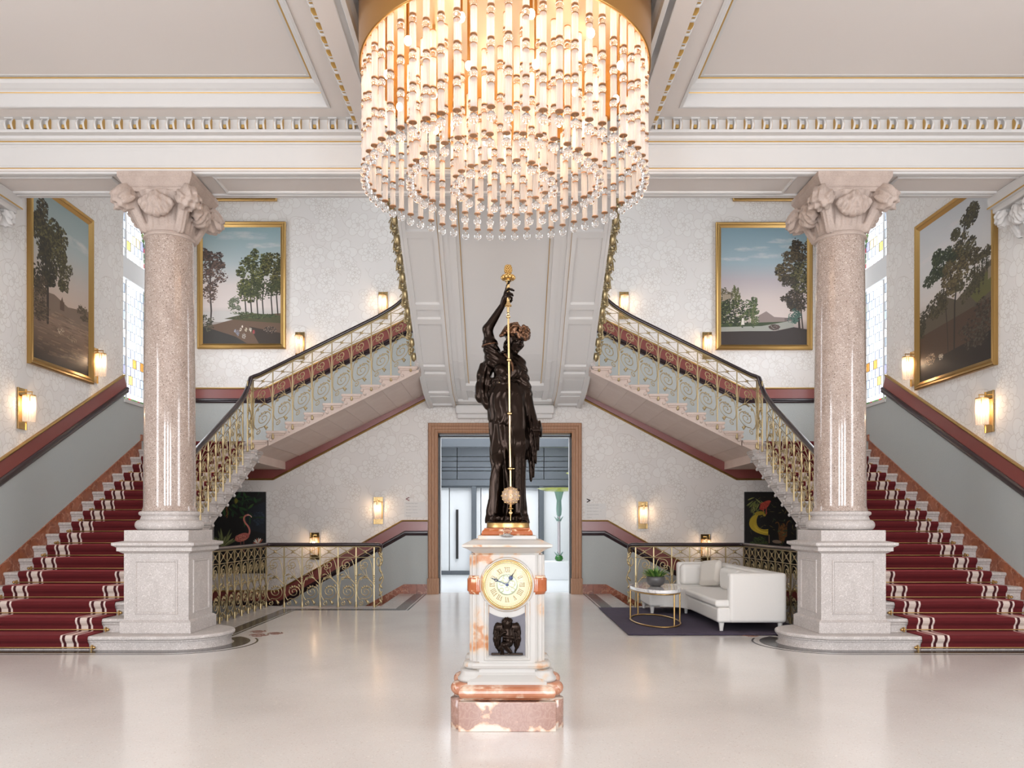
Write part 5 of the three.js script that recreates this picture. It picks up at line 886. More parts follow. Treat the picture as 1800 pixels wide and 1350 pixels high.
  const ac = [lathe([[0.012, 1.552], [0.03, 1.562], [0.042, 1.575], [0.04, 1.582], [0.02, 1.585], [0.008, 1.592]], 24)]; for (let i = 0; i < 10; i++) { const a = i * 0.6283; ac.push(ball(0.011, 8, 6).scale(1, 1.3, 1).translate(0.037 * Math.cos(a), 1.568, 0.037 * Math.sin(a))); }
  mesh('acanthus_collar', ac, M.gilt, p);
  const cone = [ball(0.022, 16, 12).scale(1, 1.45, 1).translate(0, 1.620, 0)]; for (let r = 0; r < 6; r++) for (let i = 0; i < 9; i++) { const a = i * 0.698 + r * 0.35, v = -0.8 + r * 0.3, q = 0.022 * Math.sqrt(Math.max(0.05, 1 - v * v)); cone.push(ball(0.0062, 6, 5).scale(1, 1.3, 1).translate(q * Math.cos(a), 1.620 + v * 0.031, q * Math.sin(a))); }
  mesh('pine_cone_finial', cone, M.gilt, p);
  mesh('glass_coupling', [cyl(0.011, 0.011, 0.03, 16).translate(0, 1.342, 0), ball(0.013, 14, 10).translate(0, 1.330, 0)], M.crystal, p);
  const lean = 0.016;
  mesh('rod', [bar(new THREE.Vector3(0, 1.39, 0), new THREE.Vector3(lean, 0.22, 0), 0.0062, 12), ...[[1.315, 0.012], [1.036, 0.013], [0.69, 0.015], [0.335, 0.013]].map(([y, r]) => lathe([[0.004, -0.012], [r, -0.006], [r * 1.2, 0], [r, 0.006], [0.004, 0.012]], 18).translate(lean * (1.39 - y) / 1.17, y, 0)), bar(new THREE.Vector3(-0.018 + lean, 0.335, 0), new THREE.Vector3(0.024 + lean, 0.335, 0), 0.003, 6)], G, p);
  const orb = sub('ball', p, lean, 0.16, 0);
  mesh('glass_ball', new THREE.SphereGeometry(0.058, 32, 20), mat({ p: 1, color: '#e6c6a6', transmission: 0.55, thickness: 0, roughness: 0.12, ior: 1.5 }), orb);
  const studs = []; for (let r = -2; r <= 2; r++) for (let i = 0; i < 12; i++) { const e = r * 0.42, a = i * 0.5236 + (r & 1) * 0.26; studs.push(ball(0.0048, 6, 5).translate(0.058 * Math.cos(e) * Math.cos(a), 0.058 * Math.sin(e), 0.058 * Math.cos(e) * Math.sin(a))); }
  mesh('gilt_studs', [...studs, lathe([[0.006, -0.058], [0.03, -0.05], [0.032, -0.046], [0.006, -0.05]], 24), lathe([[0.006, 0.06], [0.014, 0.056], [0.028, 0.05], [0.03, 0.046]], 24)], G, orb);
  mesh('mercury_core', cyl(0.013, 0.013, 0.07, 16).translate(0, -0.035, 0), mat({ color: '#d5d8dc', metalness: 1, roughness: 0.1 }), orb);
  mesh('tip', [lathe([[0.003, 0.105], [0.008, 0.1], [0.009, 0.085], [0.02, 0.078], [0.02, 0.074], [0.007, 0.07], [0.006, 0.062], [0.015, 0.052], [0.012, 0.042], [0.004, 0.034], [0.003, 0.0]], 18).translate(lean, 0, 0)], G, p);
}

// ---------------------------------------------------------------- chandelier
{
  const CD = 6.5, R = 1.17, YB = 4.935, c = thing('chandelier', 'large round brass chandelier of hanging fluted glass rods and crystal drops', 'chandelier', 0, 4.0, -CD);
  const Y = (y) => y - 4.0;
  const band = lathe([[R - 0.015, Y(YB) + 0.003], [R - 0.01, Y(YB)], [R, Y(YB)], [R + 0.004, Y(YB) + 0.006], [R + 0.004, Y(5.42)], [R - 0.012, Y(5.42)], [R - 0.012, Y(YB) + 0.01]], 96);
  mesh('brass_drum', band, mat({ color: '#c8995a', metalness: 1, roughness: 0.28 }), c);
  mesh('ceiling_plate', lathe([[0.001, Y(5.3)], [R - 0.012, Y(5.3)], [R - 0.012, Y(5.33)], [0.001, Y(5.33)]], 64), mat({ color: '#d9c8ac', metalness: 1, roughness: 0.3 }), c);
  mesh('suspension', [cyl(0.03, 0.03, 0.27, 16).translate(0, Y(5.33), 0), lathe([[0.001, Y(5.52)], [0.1, Y(5.53)], [0.14, Y(5.6)], [0.001, Y(5.6)]], 32)], M.brassSatin, c);
  const ribs = (r, h, n = 14) => { const sh = new THREE.Shape(), N = n * 4; for (let i = 0; i < N; i++) { const a = i / N * 6.2832, q = r * (1 - 0.09 * (0.5 + 0.5 * Math.cos(a * n))); sh[i ? 'lineTo' : 'moveTo'](q * Math.cos(a), q * Math.sin(a)); } const g = new THREE.ExtrudeGeometry(sh, { depth: h, bevelEnabled: false, steps: 1 }); g.rotateX(-Math.PI / 2); const p = g.attributes.position.array, keep = []; for (let i = 0; i < p.length; i += 9) if (Math.abs(p[i + 1] - p[i + 4]) > 1e-6 || Math.abs(p[i + 1] - p[i + 7]) > 1e-6) for (let j = 0; j < 9; j++) keep.push(p[i + j]); const o = new THREE.BufferGeometry(); o.setAttribute('position', new THREE.BufferAttribute(new Float32Array(keep), 3)); o.computeVertexNormals(); return o; };
  const crystal = new THREE.IcosahedronGeometry(0.03, 1), drop = new THREE.IcosahedronGeometry(0.036, 1);
  const collar = (y) => [cyl(0.0255, 0.0255, 0.007, 14).translate(0, y, 0)];
  const capM = mat({ color: '#b98a62', metalness: 0.8, roughness: 0.35 });
  // a rod: tubes of different cuts joined by crystal beads, a brass disc and a drop below
  const kinds = [[0.17, 0.15, 0.17, 0.15], [0.1, 0.18, 0.16, 0.2], [0.21, 0.13, 0.16, 0.14], [0.13, 0.21, 0.13, 0.17]].map((cuts) => {
    let y = 0.0; const tubes = [], caps = [], beads = []; caps.push(...collar(-0.012)); y = -0.012;
    cuts.forEach((L, i) => { tubes.push(ribs(0.0235, L).translate(0, y - L, 0)); y -= L; if (i < 3) { caps.push(...collar(y - 0.008)); y -= 0.008; beads.push(y - 0.028); y -= 0.056; caps.push(...collar(y - 0.008)); y -= 0.008; } });
    caps.push(cyl(0.03, 0.03, 0.006, 16).translate(0, y - 0.006, 0), cyl(0.003, 0.003, 0.03, 6).translate(0, y - 0.034, 0));
    return { tubes: tubes.map((q) => merge(q)), tube: merge(tubes), caps: merge(caps), beads, end: y - 0.068 };
  });
  const Rn = rng(77);
  for (const [rad, n, drp] of [[1.13, 60, 0], [0.77, 40, 0.0], [0.4, 20, 0.02]]) for (let i = 0; i < n; i++) {
    const a = i / n * 6.2832 + rad, kd = kinds[Math.floor(Rn() * 4)], rod = sub('glass_rod', c, rad * Math.cos(a), Y(4.985) - drp - Rn() * 0.015, rad * Math.sin(a));
    rod.rotation.y = Rn() * 6;
    if (rad > 1) for (const q of kd.tubes) put('fluted_tube', q, M.tubeGlass, rod, 1, 0, 0, 0); else put('fluted_tube', kd.tube, M.tubeGlass, rod, 1, 0, 0, 0).userData.kind = 'stuff';
    put('brass_collar', kd.caps, capM, rod, 1, 0, 0, 0).userData.kind = 'stuff';
    if (rad > 0.7) for (const y of kd.beads) put('crystal_bead', crystal, M.crystal, rod, 1, 0, y, 0);
    else mesh('crystal_bead', kd.beads.map((y) => crystal.clone().translate(0, y, 0)), M.crystal, rod).userData.kind = 'stuff';
    put('crystal_drop', drop, M.crystal, rod, 1, 0, kd.end, 0);
  }
  const bulbG = ball(0.028, 14, 10).scale(1, 1.25, 1), stem = cyl(0.012, 0.012, 0.3, 10);
  for (const [rad, n, y] of [[0.95, 12, 4.86], [0.58, 7, 4.74]]) for (let i = 0; i < n; i++) {
    const a = i / n * 6.2832 + rad * 2, hl = 5.3 - y - 0.03, b = sub('bulb', c, rad * Math.cos(a), Y(y), rad * Math.sin(a));
    put('lamp_bulb', bulbG, M.bulb, b, 1, 0, 0, 0); put('lamp_holder', stem, M.brassSatin, b, 1, 0, 0.03, 0).scale.y = hl / 0.3;
    const l = new THREE.PointLight(0xffe4c8, 0.4); l.name = 'chandelier_bulb_light'; l.castShadow = true; l.shadow.radius = 1.4; b.add(l);
  }
}

// ---------------------------------------------------------------- wall sconces
{
  const rodG = new THREE.CylinderGeometry(0.0105, 0.0105, 0.31, 10), plate = merge([new RoundedBoxGeometry(0.17, 0.5, 0.016, 2, 0.003).translate(0, 0.25, 0.008), ...[-0.079, 0.079].map((x) => new THREE.BoxGeometry(0.012, 0.5, 0.024).translate(x, 0.25, 0.012))]);
  const arm = merge([new THREE.BoxGeometry(0.02, 0.012, 0.13).translate(0, 0.455, 0.075), new THREE.CylinderGeometry(0.006, 0.006, 0.045, 10).translate(0, 0.437, 0.135)]);
  const cup = merge([new THREE.CylinderGeometry(0.074, 0.074, 0.014, 28).translate(0, 0.41, 0.1), new THREE.CylinderGeometry(0.016, 0.02, 0.07, 16).translate(0, 0.37, 0.1)]);
  const lampBulb = ball(0.026, 14, 10).scale(1, 1.5, 1);
  const L = 'brass wall lamp with glass rod shade ', list = [
    // x, y (plate bottom), d, turn, label
    [-3.77, 4.32, BD, 0, L + 'beside the picnic painting'], [-2.24, 5.06, BD, 0, L + 'high by the central stair, picnic side'],
    [-2.33, 1.285, BD, 0, L + 'beside the door on the flamingo side'], [-3.5, 0.63, BD, 0, L + 'behind the balustrade near the flamingo'],
    [3.72, 4.32, BD, 0, L + 'beside the bridge painting'], [2.19, 5.06, BD, 0, L + 'high by the central stair, bridge side'],
    [2.54, 1.2, BD, 0, L + 'between sofa and door'], [3.69, 0.6, BD, 0, L + 'behind the balustrade above the sofa'],
    [-WX, 2.44, 9.66, Math.PI / 2, L + 'lowest on the flamingo side stair wall'], [-WX, 3.31, 11.37, Math.PI / 2, L + 'between massive tree painting and window'],
    [WX, 2.4, 9.63, -Math.PI / 2, L + 'lowest on the sofa side stair wall'], [WX, 3.27, 11.41, -Math.PI / 2, L + 'between hillside painting and window']];
  for (const [x, y, d, ry, label] of list) {
    const o = thing('wall_sconce', label, 'wall lamp', x, y, -d, 'brass wall lamps'); o.rotation.y = ry;
    put('back_plate', plate, M.brass, o, 1, 0, 0, 0); put('arm', arm, M.brassSatin, o, 1, 0, 0, 0); const sh = sub('shade', o);
    put('shade_cap', cup, M.brassSatin, sh, 1, 0, 0, 0);
    for (let i = 0; i < 14; i++) { const a = i / 14 * 6.2832; put('glass_rod', rodG, M.tubeGlass, sh, 1, 0.064 * Math.cos(a), 0.25, 0.1 + 0.064 * Math.sin(a)); }
    put('lamp_bulb', lampBulb, M.bulb, o, 1, 0, 0.31, 0.1);
    const l = new THREE.PointLight(0xffdcb4, 0.55); l.name = 'sconce_light'; l.position.set(0, 0.31, 0.1); l.castShadow = true; l.shadow.radius = 1.3; o.add(l);
  }
}

// ---------------------------------------------------------------- paintings
const FRAME = [[0, -0.012], [0.05, -0.012], [0.058, 0], [0.05, 0.02], [0.044, 0.03], [0.05, 0.045], [0.04, 0.06], [0.03, 0.075], [0.024, 0.085], [0, 0.085]];
function painting(name, label, x, y, d, w, h, ry, tx, frame = true) {          // x, y, d: bottom centre on the wall
  const o = thing(name, label, 'painting', x, y, -d); o.rotation.y = ry;
  const q = (a, b) => new THREE.Vector3(a, b, 0), b = frame ? 0.075 : 0.0;
  if (frame) mesh('gilt_frame', sweep([q(-w / 2, 0), q(w / 2, 0), q(w / 2, h), q(-w / 2, h)], new THREE.Vector3(0, 0, 1), FRAME, true), M.gilt, o);
  else mesh('stretcher', new RoundedBoxGeometry(w, h, 0.04, 2, 0.004).translate(0, h / 2, 0.02), M.black, o);
  const pg = new THREE.PlaneGeometry(w - 2 * b - (frame ? 0 : 0.02), h - 2 * b - (frame ? 0 : 0.02)).translate(0, h / 2, frame ? 0.022 : 0.0415);
  mesh('canvas', pg, mat({ map: tx, roughness: 0.55 }), o);
}
const blobs = (g, R, cx, cy, rx, ry, n, cols, s0, s1) => {           // a mass of leaf dabs: gathered in clumps when it is a crown
  const big = n > 90, clumps = []; for (let i = 0; i < (big ? 11 : 1); i++) { const a = R() * 6.2832, q = big ? 0.45 + 0.6 * R() : 0; clumps.push([cx + rx * q * Math.cos(a), cy + ry * q * Math.sin(a), big ? 0.34 + 0.22 * R() : 1]); }
  if (big) clumps.push([cx, cy, 0.6]);
  n = Math.round(n * 2.6); s0 *= 0.45; s1 *= 0.6;
  for (let i = 0; i < n; i++) {
    const [ox, oy, k] = clumps[Math.floor(R() * clumps.length)], a = R() * 6.2832, q = Math.sqrt(R()), x = ox + rx * k * q * Math.cos(a), y = oy + ry * k * q * Math.sin(a), r = s0 + (s1 - s0) * R();
    g.fillStyle = cols[Math.floor(R() * cols.length)]; g.beginPath(); for (let p = 0; p < 7; p++) { const t = p / 7 * 6.2832, e = r * (0.5 + 0.7 * R()); g[p ? 'lineTo' : 'moveTo'](x + e * Math.cos(t), y + e * 0.7 * Math.sin(t)); } g.fill();
  }
};
const grad = (g, w, h, stops) => { const q = g.createLinearGradient(0, 0, 0, h); stops.forEach(([t, c]) => q.addColorStop(t, c)); g.fillStyle = q; g.fillRect(0, 0, w, h); };
const trunk = (g, pts, wd, c) => { g.strokeStyle = c; g.lineWidth = wd; g.lineCap = 'round'; g.beginPath(); g.moveTo(...pts[0]); for (let i = 1; i < pts.length; i++) g.lineTo(...pts[i]); g.stroke(); };
const poly = (g, pts, c) => { g.fillStyle = c; g.beginPath(); pts.forEach((p, i) => g[i ? 'lineTo' : 'moveTo'](...p)); g.fill(); };
const clouds = (g, R, list) => { for (const [x, y, w] of list) for (let i = 0; i < 40; i++) { g.fillStyle = `rgba(226,214,206,${0.05 + 0.05 * R()})`; g.beginPath(); g.ellipse(x + (R() - 0.5) * w, y + (R() - 0.5) * w * 0.14, w * (0.08 + 0.12 * R()), w * 0.035, 0, 0, 7); g.fill(); } };
const picnic = paint(720, 1060, (g, w, h) => {
  const R = rng(11); grad(g, w, h, [[0, '#8ba6ab'], [0.3, '#aebabb'], [0.5, '#d3c7c1'], [0.68, '#d4c8c2'], [0.75, '#b9b4ae'], [1, '#5a4a40']]);
  clouds(g, R, [[360, 80, 420], [560, 170, 300]]);
  poly(g, [[0, 770], [200, 760], [330, 780], [420, 800], [330, 850], [140, 860], [0, 850]], '#c3bfba'); poly(g, [[230, 850], [420, 800], [720, 780], [720, 1060], [0, 1060], [0, 900], [120, 880]], '#66503f'); poly(g, [[200, 830], [330, 800], [460, 780], [720, 800], [720, 870], [420, 850]], '#4c4a30'); poly(g, [[0, 900], [110, 930], [300, 990], [420, 1060], [0, 1060]], '#38342f'); poly(g, [[430, 900], [720, 960], [720, 1060], [520, 1060]], '#3a2f26');
  trunk(g, [[75, 880], [82, 760], [72, 600], [70, 300]], 14, '#3c332f'); blobs(g, R, 80, 300, 110, 90, 240, ['#57463f', '#4a3d38', '#6b564a', '#3d3531'], 10, 26); blobs(g, R, 90, 470, 100, 80, 190, ['#5a4842', '#4a3d38', '#70594c'], 9, 22); blobs(g, R, 60, 610, 70, 55, 100, ['#54453e', '#6b564a'], 8, 18); blobs(g, R, 20, 860, 70, 70, 120, ['#4a4a3a', '#39392e', '#5c5a46'], 8, 18);
  for (const [x, y0] of [[450, 780], [510, 830], [560, 820], [640, 800], [690, 790], [400, 790]]) trunk(g, [[x, y0], [x - 12, y0 - 160], [x + 6, y0 - 320]], 11, '#2f2a22');
  blobs(g, R, 420, 470, 105, 150, 380, ['#3a3f24', '#4a5030', '#2c301d', '#6a6a3c', '#59602f'], 9, 24); blobs(g, R, 510, 360, 100, 130, 330, ['#3a3f24', '#4f5430', '#2c301d', '#707040'], 9, 24); blobs(g, R, 650, 420, 90, 170, 380, ['#3a3a20', '#4a4a2a', '#2a2a1a', '#6a6438'], 9, 24); blobs(g, R, 560, 560, 130, 90, 220, ['#2c301d', '#3a3f24', '#4a5030'], 8, 20); blobs(g, R, 290, 700, 55, 55, 120, ['#59604a', '#6d7258', '#4a523e'], 7, 15); blobs(g, R, 450, 800, 200, 26, 150, ['#3f4a2c', '#2f3822', '#55603a'], 7, 15);
  for (const [x, y, c, r] of [[325, 960, '#9fb0cc', 26], [350, 930, '#d9cdbc', 16], [380, 985, '#d6d2c8', 28], [400, 930, '#e0d4b8', 18], [440, 930, '#efe6d4', 22], [470, 950, '#b3474a', 18], [365, 900, '#e8dccc', 10], [300, 940, '#a8b4c4', 16]]) blobs(g, R, x, y, r * 0.6, r, 30, [c, c, '#6a5a50'], 3, 7);
  blobs(g, R, 620, 930, 60, 30, 80, ['#2a2420', '#40342c', '#8a7a6c'], 5, 12);
});
const bridge = paint(760, 1040, (g, w, h) => {
  const R = rng(12); grad(g, w, h, [[0, '#7f9ba6'], [0.3, '#9dafb6'], [0.45, '#b4abad'], [0.6, '#c8bab4'], [0.78, '#cfc0b8'], [1, '#3a302c']]);
  clouds(g, R, [[280, 190, 260], [420, 250, 280], [130, 280, 220], [560, 120, 260], [640, 170, 220]]);
  poly(g, [[330, 780], [400, 740], [470, 790], [620, 800], [620, 830], [330, 840]], '#8a7a74'); poly(g, [[560, 800], [680, 790], [680, 830], [660, 830], [640, 812], [620, 830], [600, 812], [580, 830], [560, 830]], '#6e625e');
  poly(g, [[0, 840], [320, 840], [600, 830], [560, 870], [300, 880], [0, 890]], '#39452a'); poly(g, [[0, 880], [360, 870], [640, 820], [640, 880], [480, 910], [300, 930], [0, 920]], '#9a9a90'); poly(g, [[0, 920], [240, 915], [480, 915], [640, 880], [760, 900], [760, 1040], [0, 1040]], '#332a26');
  for (const [x, t, b, r] of [[115, 530, 700, 22], [150, 540, 700, 20]]) blobs(g, R, x, (t + b) / 2, r, (b - t) / 2, 160, ['#5a5c38', '#46482c', '#6c6c44'], 5, 12);
  blobs(g, R, 50, 600, 60, 50, 120, ['#5c5640', '#474230', '#6e6648'], 7, 16); poly(g, [[20, 590], [90, 590], [90, 650], [20, 650]], '#8a7e6c'); for (let i = 0; i < 6; i++) poly(g, [[24 + i * 12, 594], [28 + i * 12, 594], [28 + i * 12, 650], [24 + i * 12, 650]], '#b3a48e');
  blobs(g, R, 90, 770, 120, 110, 420, ['#2c3220', '#3c4428', '#20261a', '#566036'], 9, 22); blobs(g, R, 270, 700, 70, 70, 220, ['#3c4a2a', '#55623a', '#2f3a22'], 7, 16); blobs(g, R, 305, 790, 36, 90, 140, ['#3c4a2a', '#4c5832', '#6a7044'], 6, 14); for (const x of [250, 285]) trunk(g, [[x, 850], [x, 730]], 6, '#6c6450');
  poly(g, [[188, 800], [204, 800], [210, 860], [180, 860]], '#d8d0c4');
  trunk(g, [[690, 900], [680, 720], [660, 560], [690, 300]], 18, '#2e2622'); trunk(g, [[720, 900], [700, 700], [740, 400]], 12, '#3a302a');
  blobs(g, R, 700, 190, 80, 90, 260, ['#332c22', '#443a2a', '#28221c', '#5c5038'], 9, 24); blobs(g, R, 610, 250, 60, 50, 120, ['#332c22', '#443a2a', '#5c5038'], 9, 20); blobs(g, R, 590, 400, 90, 70, 240, ['#3c3426', '#54482f', '#2a241c', '#6e6242'], 9, 24); blobs(g, R, 690, 430, 80, 130, 330, ['#33301f', '#4a4a2c', '#28251a', '#6a6440'], 9, 24); blobs(g, R, 590, 480, 60, 40, 100, ['#332c22', '#443a2a'], 8, 18); blobs(g, R, 610, 610, 80, 50, 150, ['#3a3024', '#4c4030', '#2a241c'], 8, 20); blobs(g, R, 680, 660, 80, 80, 200, ['#332c22', '#443a2a', '#28221c'], 8, 20); blobs(g, R, 650, 780, 50, 50, 120, ['#3c5a50', '#2f4a42', '#4c6a5c'], 7, 15); blobs(g, R, 470, 880, 50, 24, 70, ['#40302a', '#54403a'], 6, 13);
});
const tallTree = paint(700, 1080, (g, w, h) => {
  const R = rng(13); grad(g, w, h, [[0, '#93a5a5'], [0.25, '#a8b0ae'], [0.45, '#bdb0a6'], [0.62, '#c4ac9a'], [0.72, '#8a7260'], [0.86, '#6a5444'], [1, '#2c2420']]);
  clouds(g, R, [[500, 200, 360]]); poly(g, [[0, 640], [250, 620], [420, 660], [700, 620], [700, 760], [0, 780]], '#7a6656');
  poly(g, [[330, 640], [345, 610], [360, 640], [372, 640], [372, 700], [318, 700], [318, 640]], '#5a4436');
  trunk(g, [[170, 820], [170, 600], [140, 400], [110, 220]], 26, '#33281f'); blobs(g, R, 110, 240, 100, 130, 360, ['#2f2a18', '#3e3720', '#241f12', '#544a2c'], 11, 30); blobs(g, R, 250, 380, 170, 170, 620, ['#38341c', '#4a4426', '#2a2614', '#625a34'], 11, 30); blobs(g, R, 120, 480, 130, 140, 420, ['#2c2716', '#3c351e', '#221d12'], 11, 28); blobs(g, R, 380, 470, 90, 80, 200, ['#453f24', '#5a5230', '#332e1a'], 9, 22); blobs(g, R, 90, 680, 110, 110, 260, ['#4a3c2c', '#3a2e22', '#5c4c38'], 8, 22); blobs(g, R, 620, 650, 70, 40, 120, ['#5a4c38', '#4a3e2e'], 7, 16);
  for (let i = 0; i < 220; i++) { g.fillStyle = ['rgba(190,160,130,.25)', 'rgba(80,60,45,.3)', 'rgba(120,95,75,.3)'][i % 3]; g.fillRect(R() * w, 720 + R() * 300, 40 + R() * 80, 3 + R() * 8); }
  blobs(g, R, 330, 840, 40, 26, 40, ['#c9b59c', '#a08a72', '#7c6652'], 5, 12); blobs(g, R, 470, 860, 60, 24, 50, ['#a08a72', '#6a5644'], 5, 11);
});
const hillside = paint(760, 1080, (g, w, h) => {
  const R = rng(14); grad(g, w, h, [[0, '#c4c7cb'], [0.3, '#d0cecc'], [0.5, '#d2cac4'], [0.7, '#9c8a7c'], [1, '#332821']]);
  clouds(g, R, [[250, 230, 420], [500, 120, 300]]);
  poly(g, [[0, 700], [120, 620], [300, 560], [420, 620], [760, 470], [760, 1080], [0, 1080]], '#574c3c'); poly(g, [[560, 640], [760, 500], [760, 660], [620, 700]], '#5c5a30'); poly(g, [[0, 760], [760, 700], [760, 1080], [0, 1080]], '#4a3628'); poly(g, [[0, 960], [300, 940], [760, 900], [760, 1080], [0, 1080]], '#241c18');
  for (const [x, t, b] of [[600, 470, 620], [640, 440, 610], [680, 420, 590], [720, 400, 560]]) blobs(g, R, x, (t + b) / 2, 14, (b - t) / 2, 110, ['#33301e', '#45412a', '#28261a'], 5, 11);
  poly(g, [[725, 520], [760, 510], [760, 580], [725, 590]], '#8a7c68');
  trunk(g, [[395, 940], [400, 640], [450, 360], [530, 80]], 15, '#241c16'); trunk(g, [[330, 940], [320, 760], [300, 600]], 11, '#33281e');
  blobs(g, R, 560, 130, 70, 70, 200, ['#38341f', '#4a4428', '#28241a'], 9, 24); blobs(g, R, 410, 190, 50, 40, 90, ['#38341f', '#4a4428'], 9, 20); blobs(g, R, 470, 330, 110, 90, 300, ['#38341f', '#4c4428', '#2a2618', '#5e5432'], 9, 24); blobs(g, R, 250, 340, 130, 90, 340, ['#24301c', '#2f3a22', '#1c2416', '#40482a'], 10, 26); blobs(g, R, 120, 400, 60, 40, 110, ['#28321e', '#343c24'], 9, 20); blobs(g, R, 400, 450, 130, 100, 380, ['#4a3e24', '#5c4e2e', '#352c1a', '#6a5c38'], 10, 26); blobs(g, R, 640, 400, 90, 50, 170, ['#40381f', '#52482c', '#2e2818'], 9, 22); blobs(g, R, 210, 600, 110, 70, 240, ['#3a3420', '#4a4228', '#2a2616'], 9, 22); blobs(g, R, 540, 560, 90, 80, 180, ['#38341f', '#4a4428'], 8, 20); blobs(g, R, 30, 680, 40, 90, 140, ['#2c2a1c', '#3a3624'], 8, 18);
  blobs(g, R, 600, 830, 150, 110, 260, ['#2e241c', '#3c3024', '#4a4438'], 9, 24); blobs(g, R, 250, 950, 26, 20, 26, ['#d8ccb8', '#b8a890'], 5, 10); blobs(g, R, 130, 940, 60, 40, 60, ['#9a8068', '#6c5444', '#c0a488'], 5, 12);
});
const flamingo = paint(640, 1020, (g, w, h) => {
  const R = rng(15); g.fillStyle = '#0b0c0c'; g.fillRect(0, 0, w, h);
  poly(g, [[420, 200], [640, 120], [640, 520], [460, 480], [400, 380]], '#131a24'); blobs(g, R, 560, 330, 70, 90, 60, ['#1c2836', '#16202c', '#263444'], 12, 30);
  const lf = (x, y, a, l, wd, c) => { g.save(); g.translate(x, y); g.rotate(a); g.fillStyle = c; g.beginPath(); g.moveTo(0, 0); g.quadraticCurveTo(l * 0.5, -wd, l, 0); g.quadraticCurveTo(l * 0.5, wd, 0, 0); g.fill(); g.strokeStyle = 'rgba(10,20,10,.5)'; g.lineWidth = 2; g.beginPath(); g.moveTo(0, 0); g.lineTo(l, 0); g.stroke(); g.restore(); };
  for (let i = 0; i < 46; i++) lf(120 + R() * 420, 30 + R() * 300, R() * 6.28, 60 + R() * 110, 12 + R() * 22, ['#16301c', '#1c4024', '#234a22', '#10241a', '#3a5a24'][i % 5]);
  for (let i = 0; i < 8; i++) lf(300, 110, 2.3 + i * 0.25, 60, 9, '#8a8430'); for (let i = 0; i < 12; i++) lf(150 + R() * 20, 140 + i * 14, 1.4 + R() * 0.8, 40, 8, ['#8a4a20', '#a86a2c'][i % 2]);
  for (let i = 0; i < 13; i++) { const a = -2.55 + i * 0.17; lf(110, 690, a, 190 + 70 * Math.sin(i * 1.7), 26, ['#5d6440', '#78804e', '#4a5234', '#8c9060'][i % 4]); }
  g.strokeStyle = '#c9796f'; g.lineCap = 'round'; g.lineWidth = 22; g.beginPath(); g.moveTo(415, 560); g.bezierCurveTo(470, 500, 440, 440, 400, 400); g.bezierCurveTo(360, 350, 360, 290, 430, 285); g.stroke(); g.lineWidth = 13; g.strokeStyle = '#dcae9e'; g.beginPath(); g.moveTo(420, 288); g.quadraticCurveTo(455, 286, 468, 312); g.stroke();
  g.fillStyle = '#b8655c'; g.beginPath(); g.ellipse(350, 570, 95, 50, -0.35, 0, 7); g.fill(); blobs(g, R, 340, 572, 75, 34, 60, ['#c67a6c', '#9c5048', '#d08c7c'], 8, 20); g.lineWidth = 7; g.strokeStyle = '#a8655a'; for (const x of [330, 370]) { g.beginPath(); g.moveTo(x, 610); g.lineTo(x + 6, 760); g.stroke(); }
  for (let i = 0; i < 9; i++) lf(560, 650, 2.6 + i * 0.35, 80, 20, ['#d9cfc0', '#efe8da', '#b06048'][i % 3]); blobs(g, R, 570, 690, 40, 30, 40, ['#7a2a22', '#9c3c30'], 8, 16);
  for (let i = 0; i < 40; i++) lf(R() * w, 720 + R() * 280, R() * 6.28, 60 + R() * 80, 12, ['#1a2c18', '#2a2a16', '#3a2a14', '#5a3418', '#12201a'][i % 5]);
});
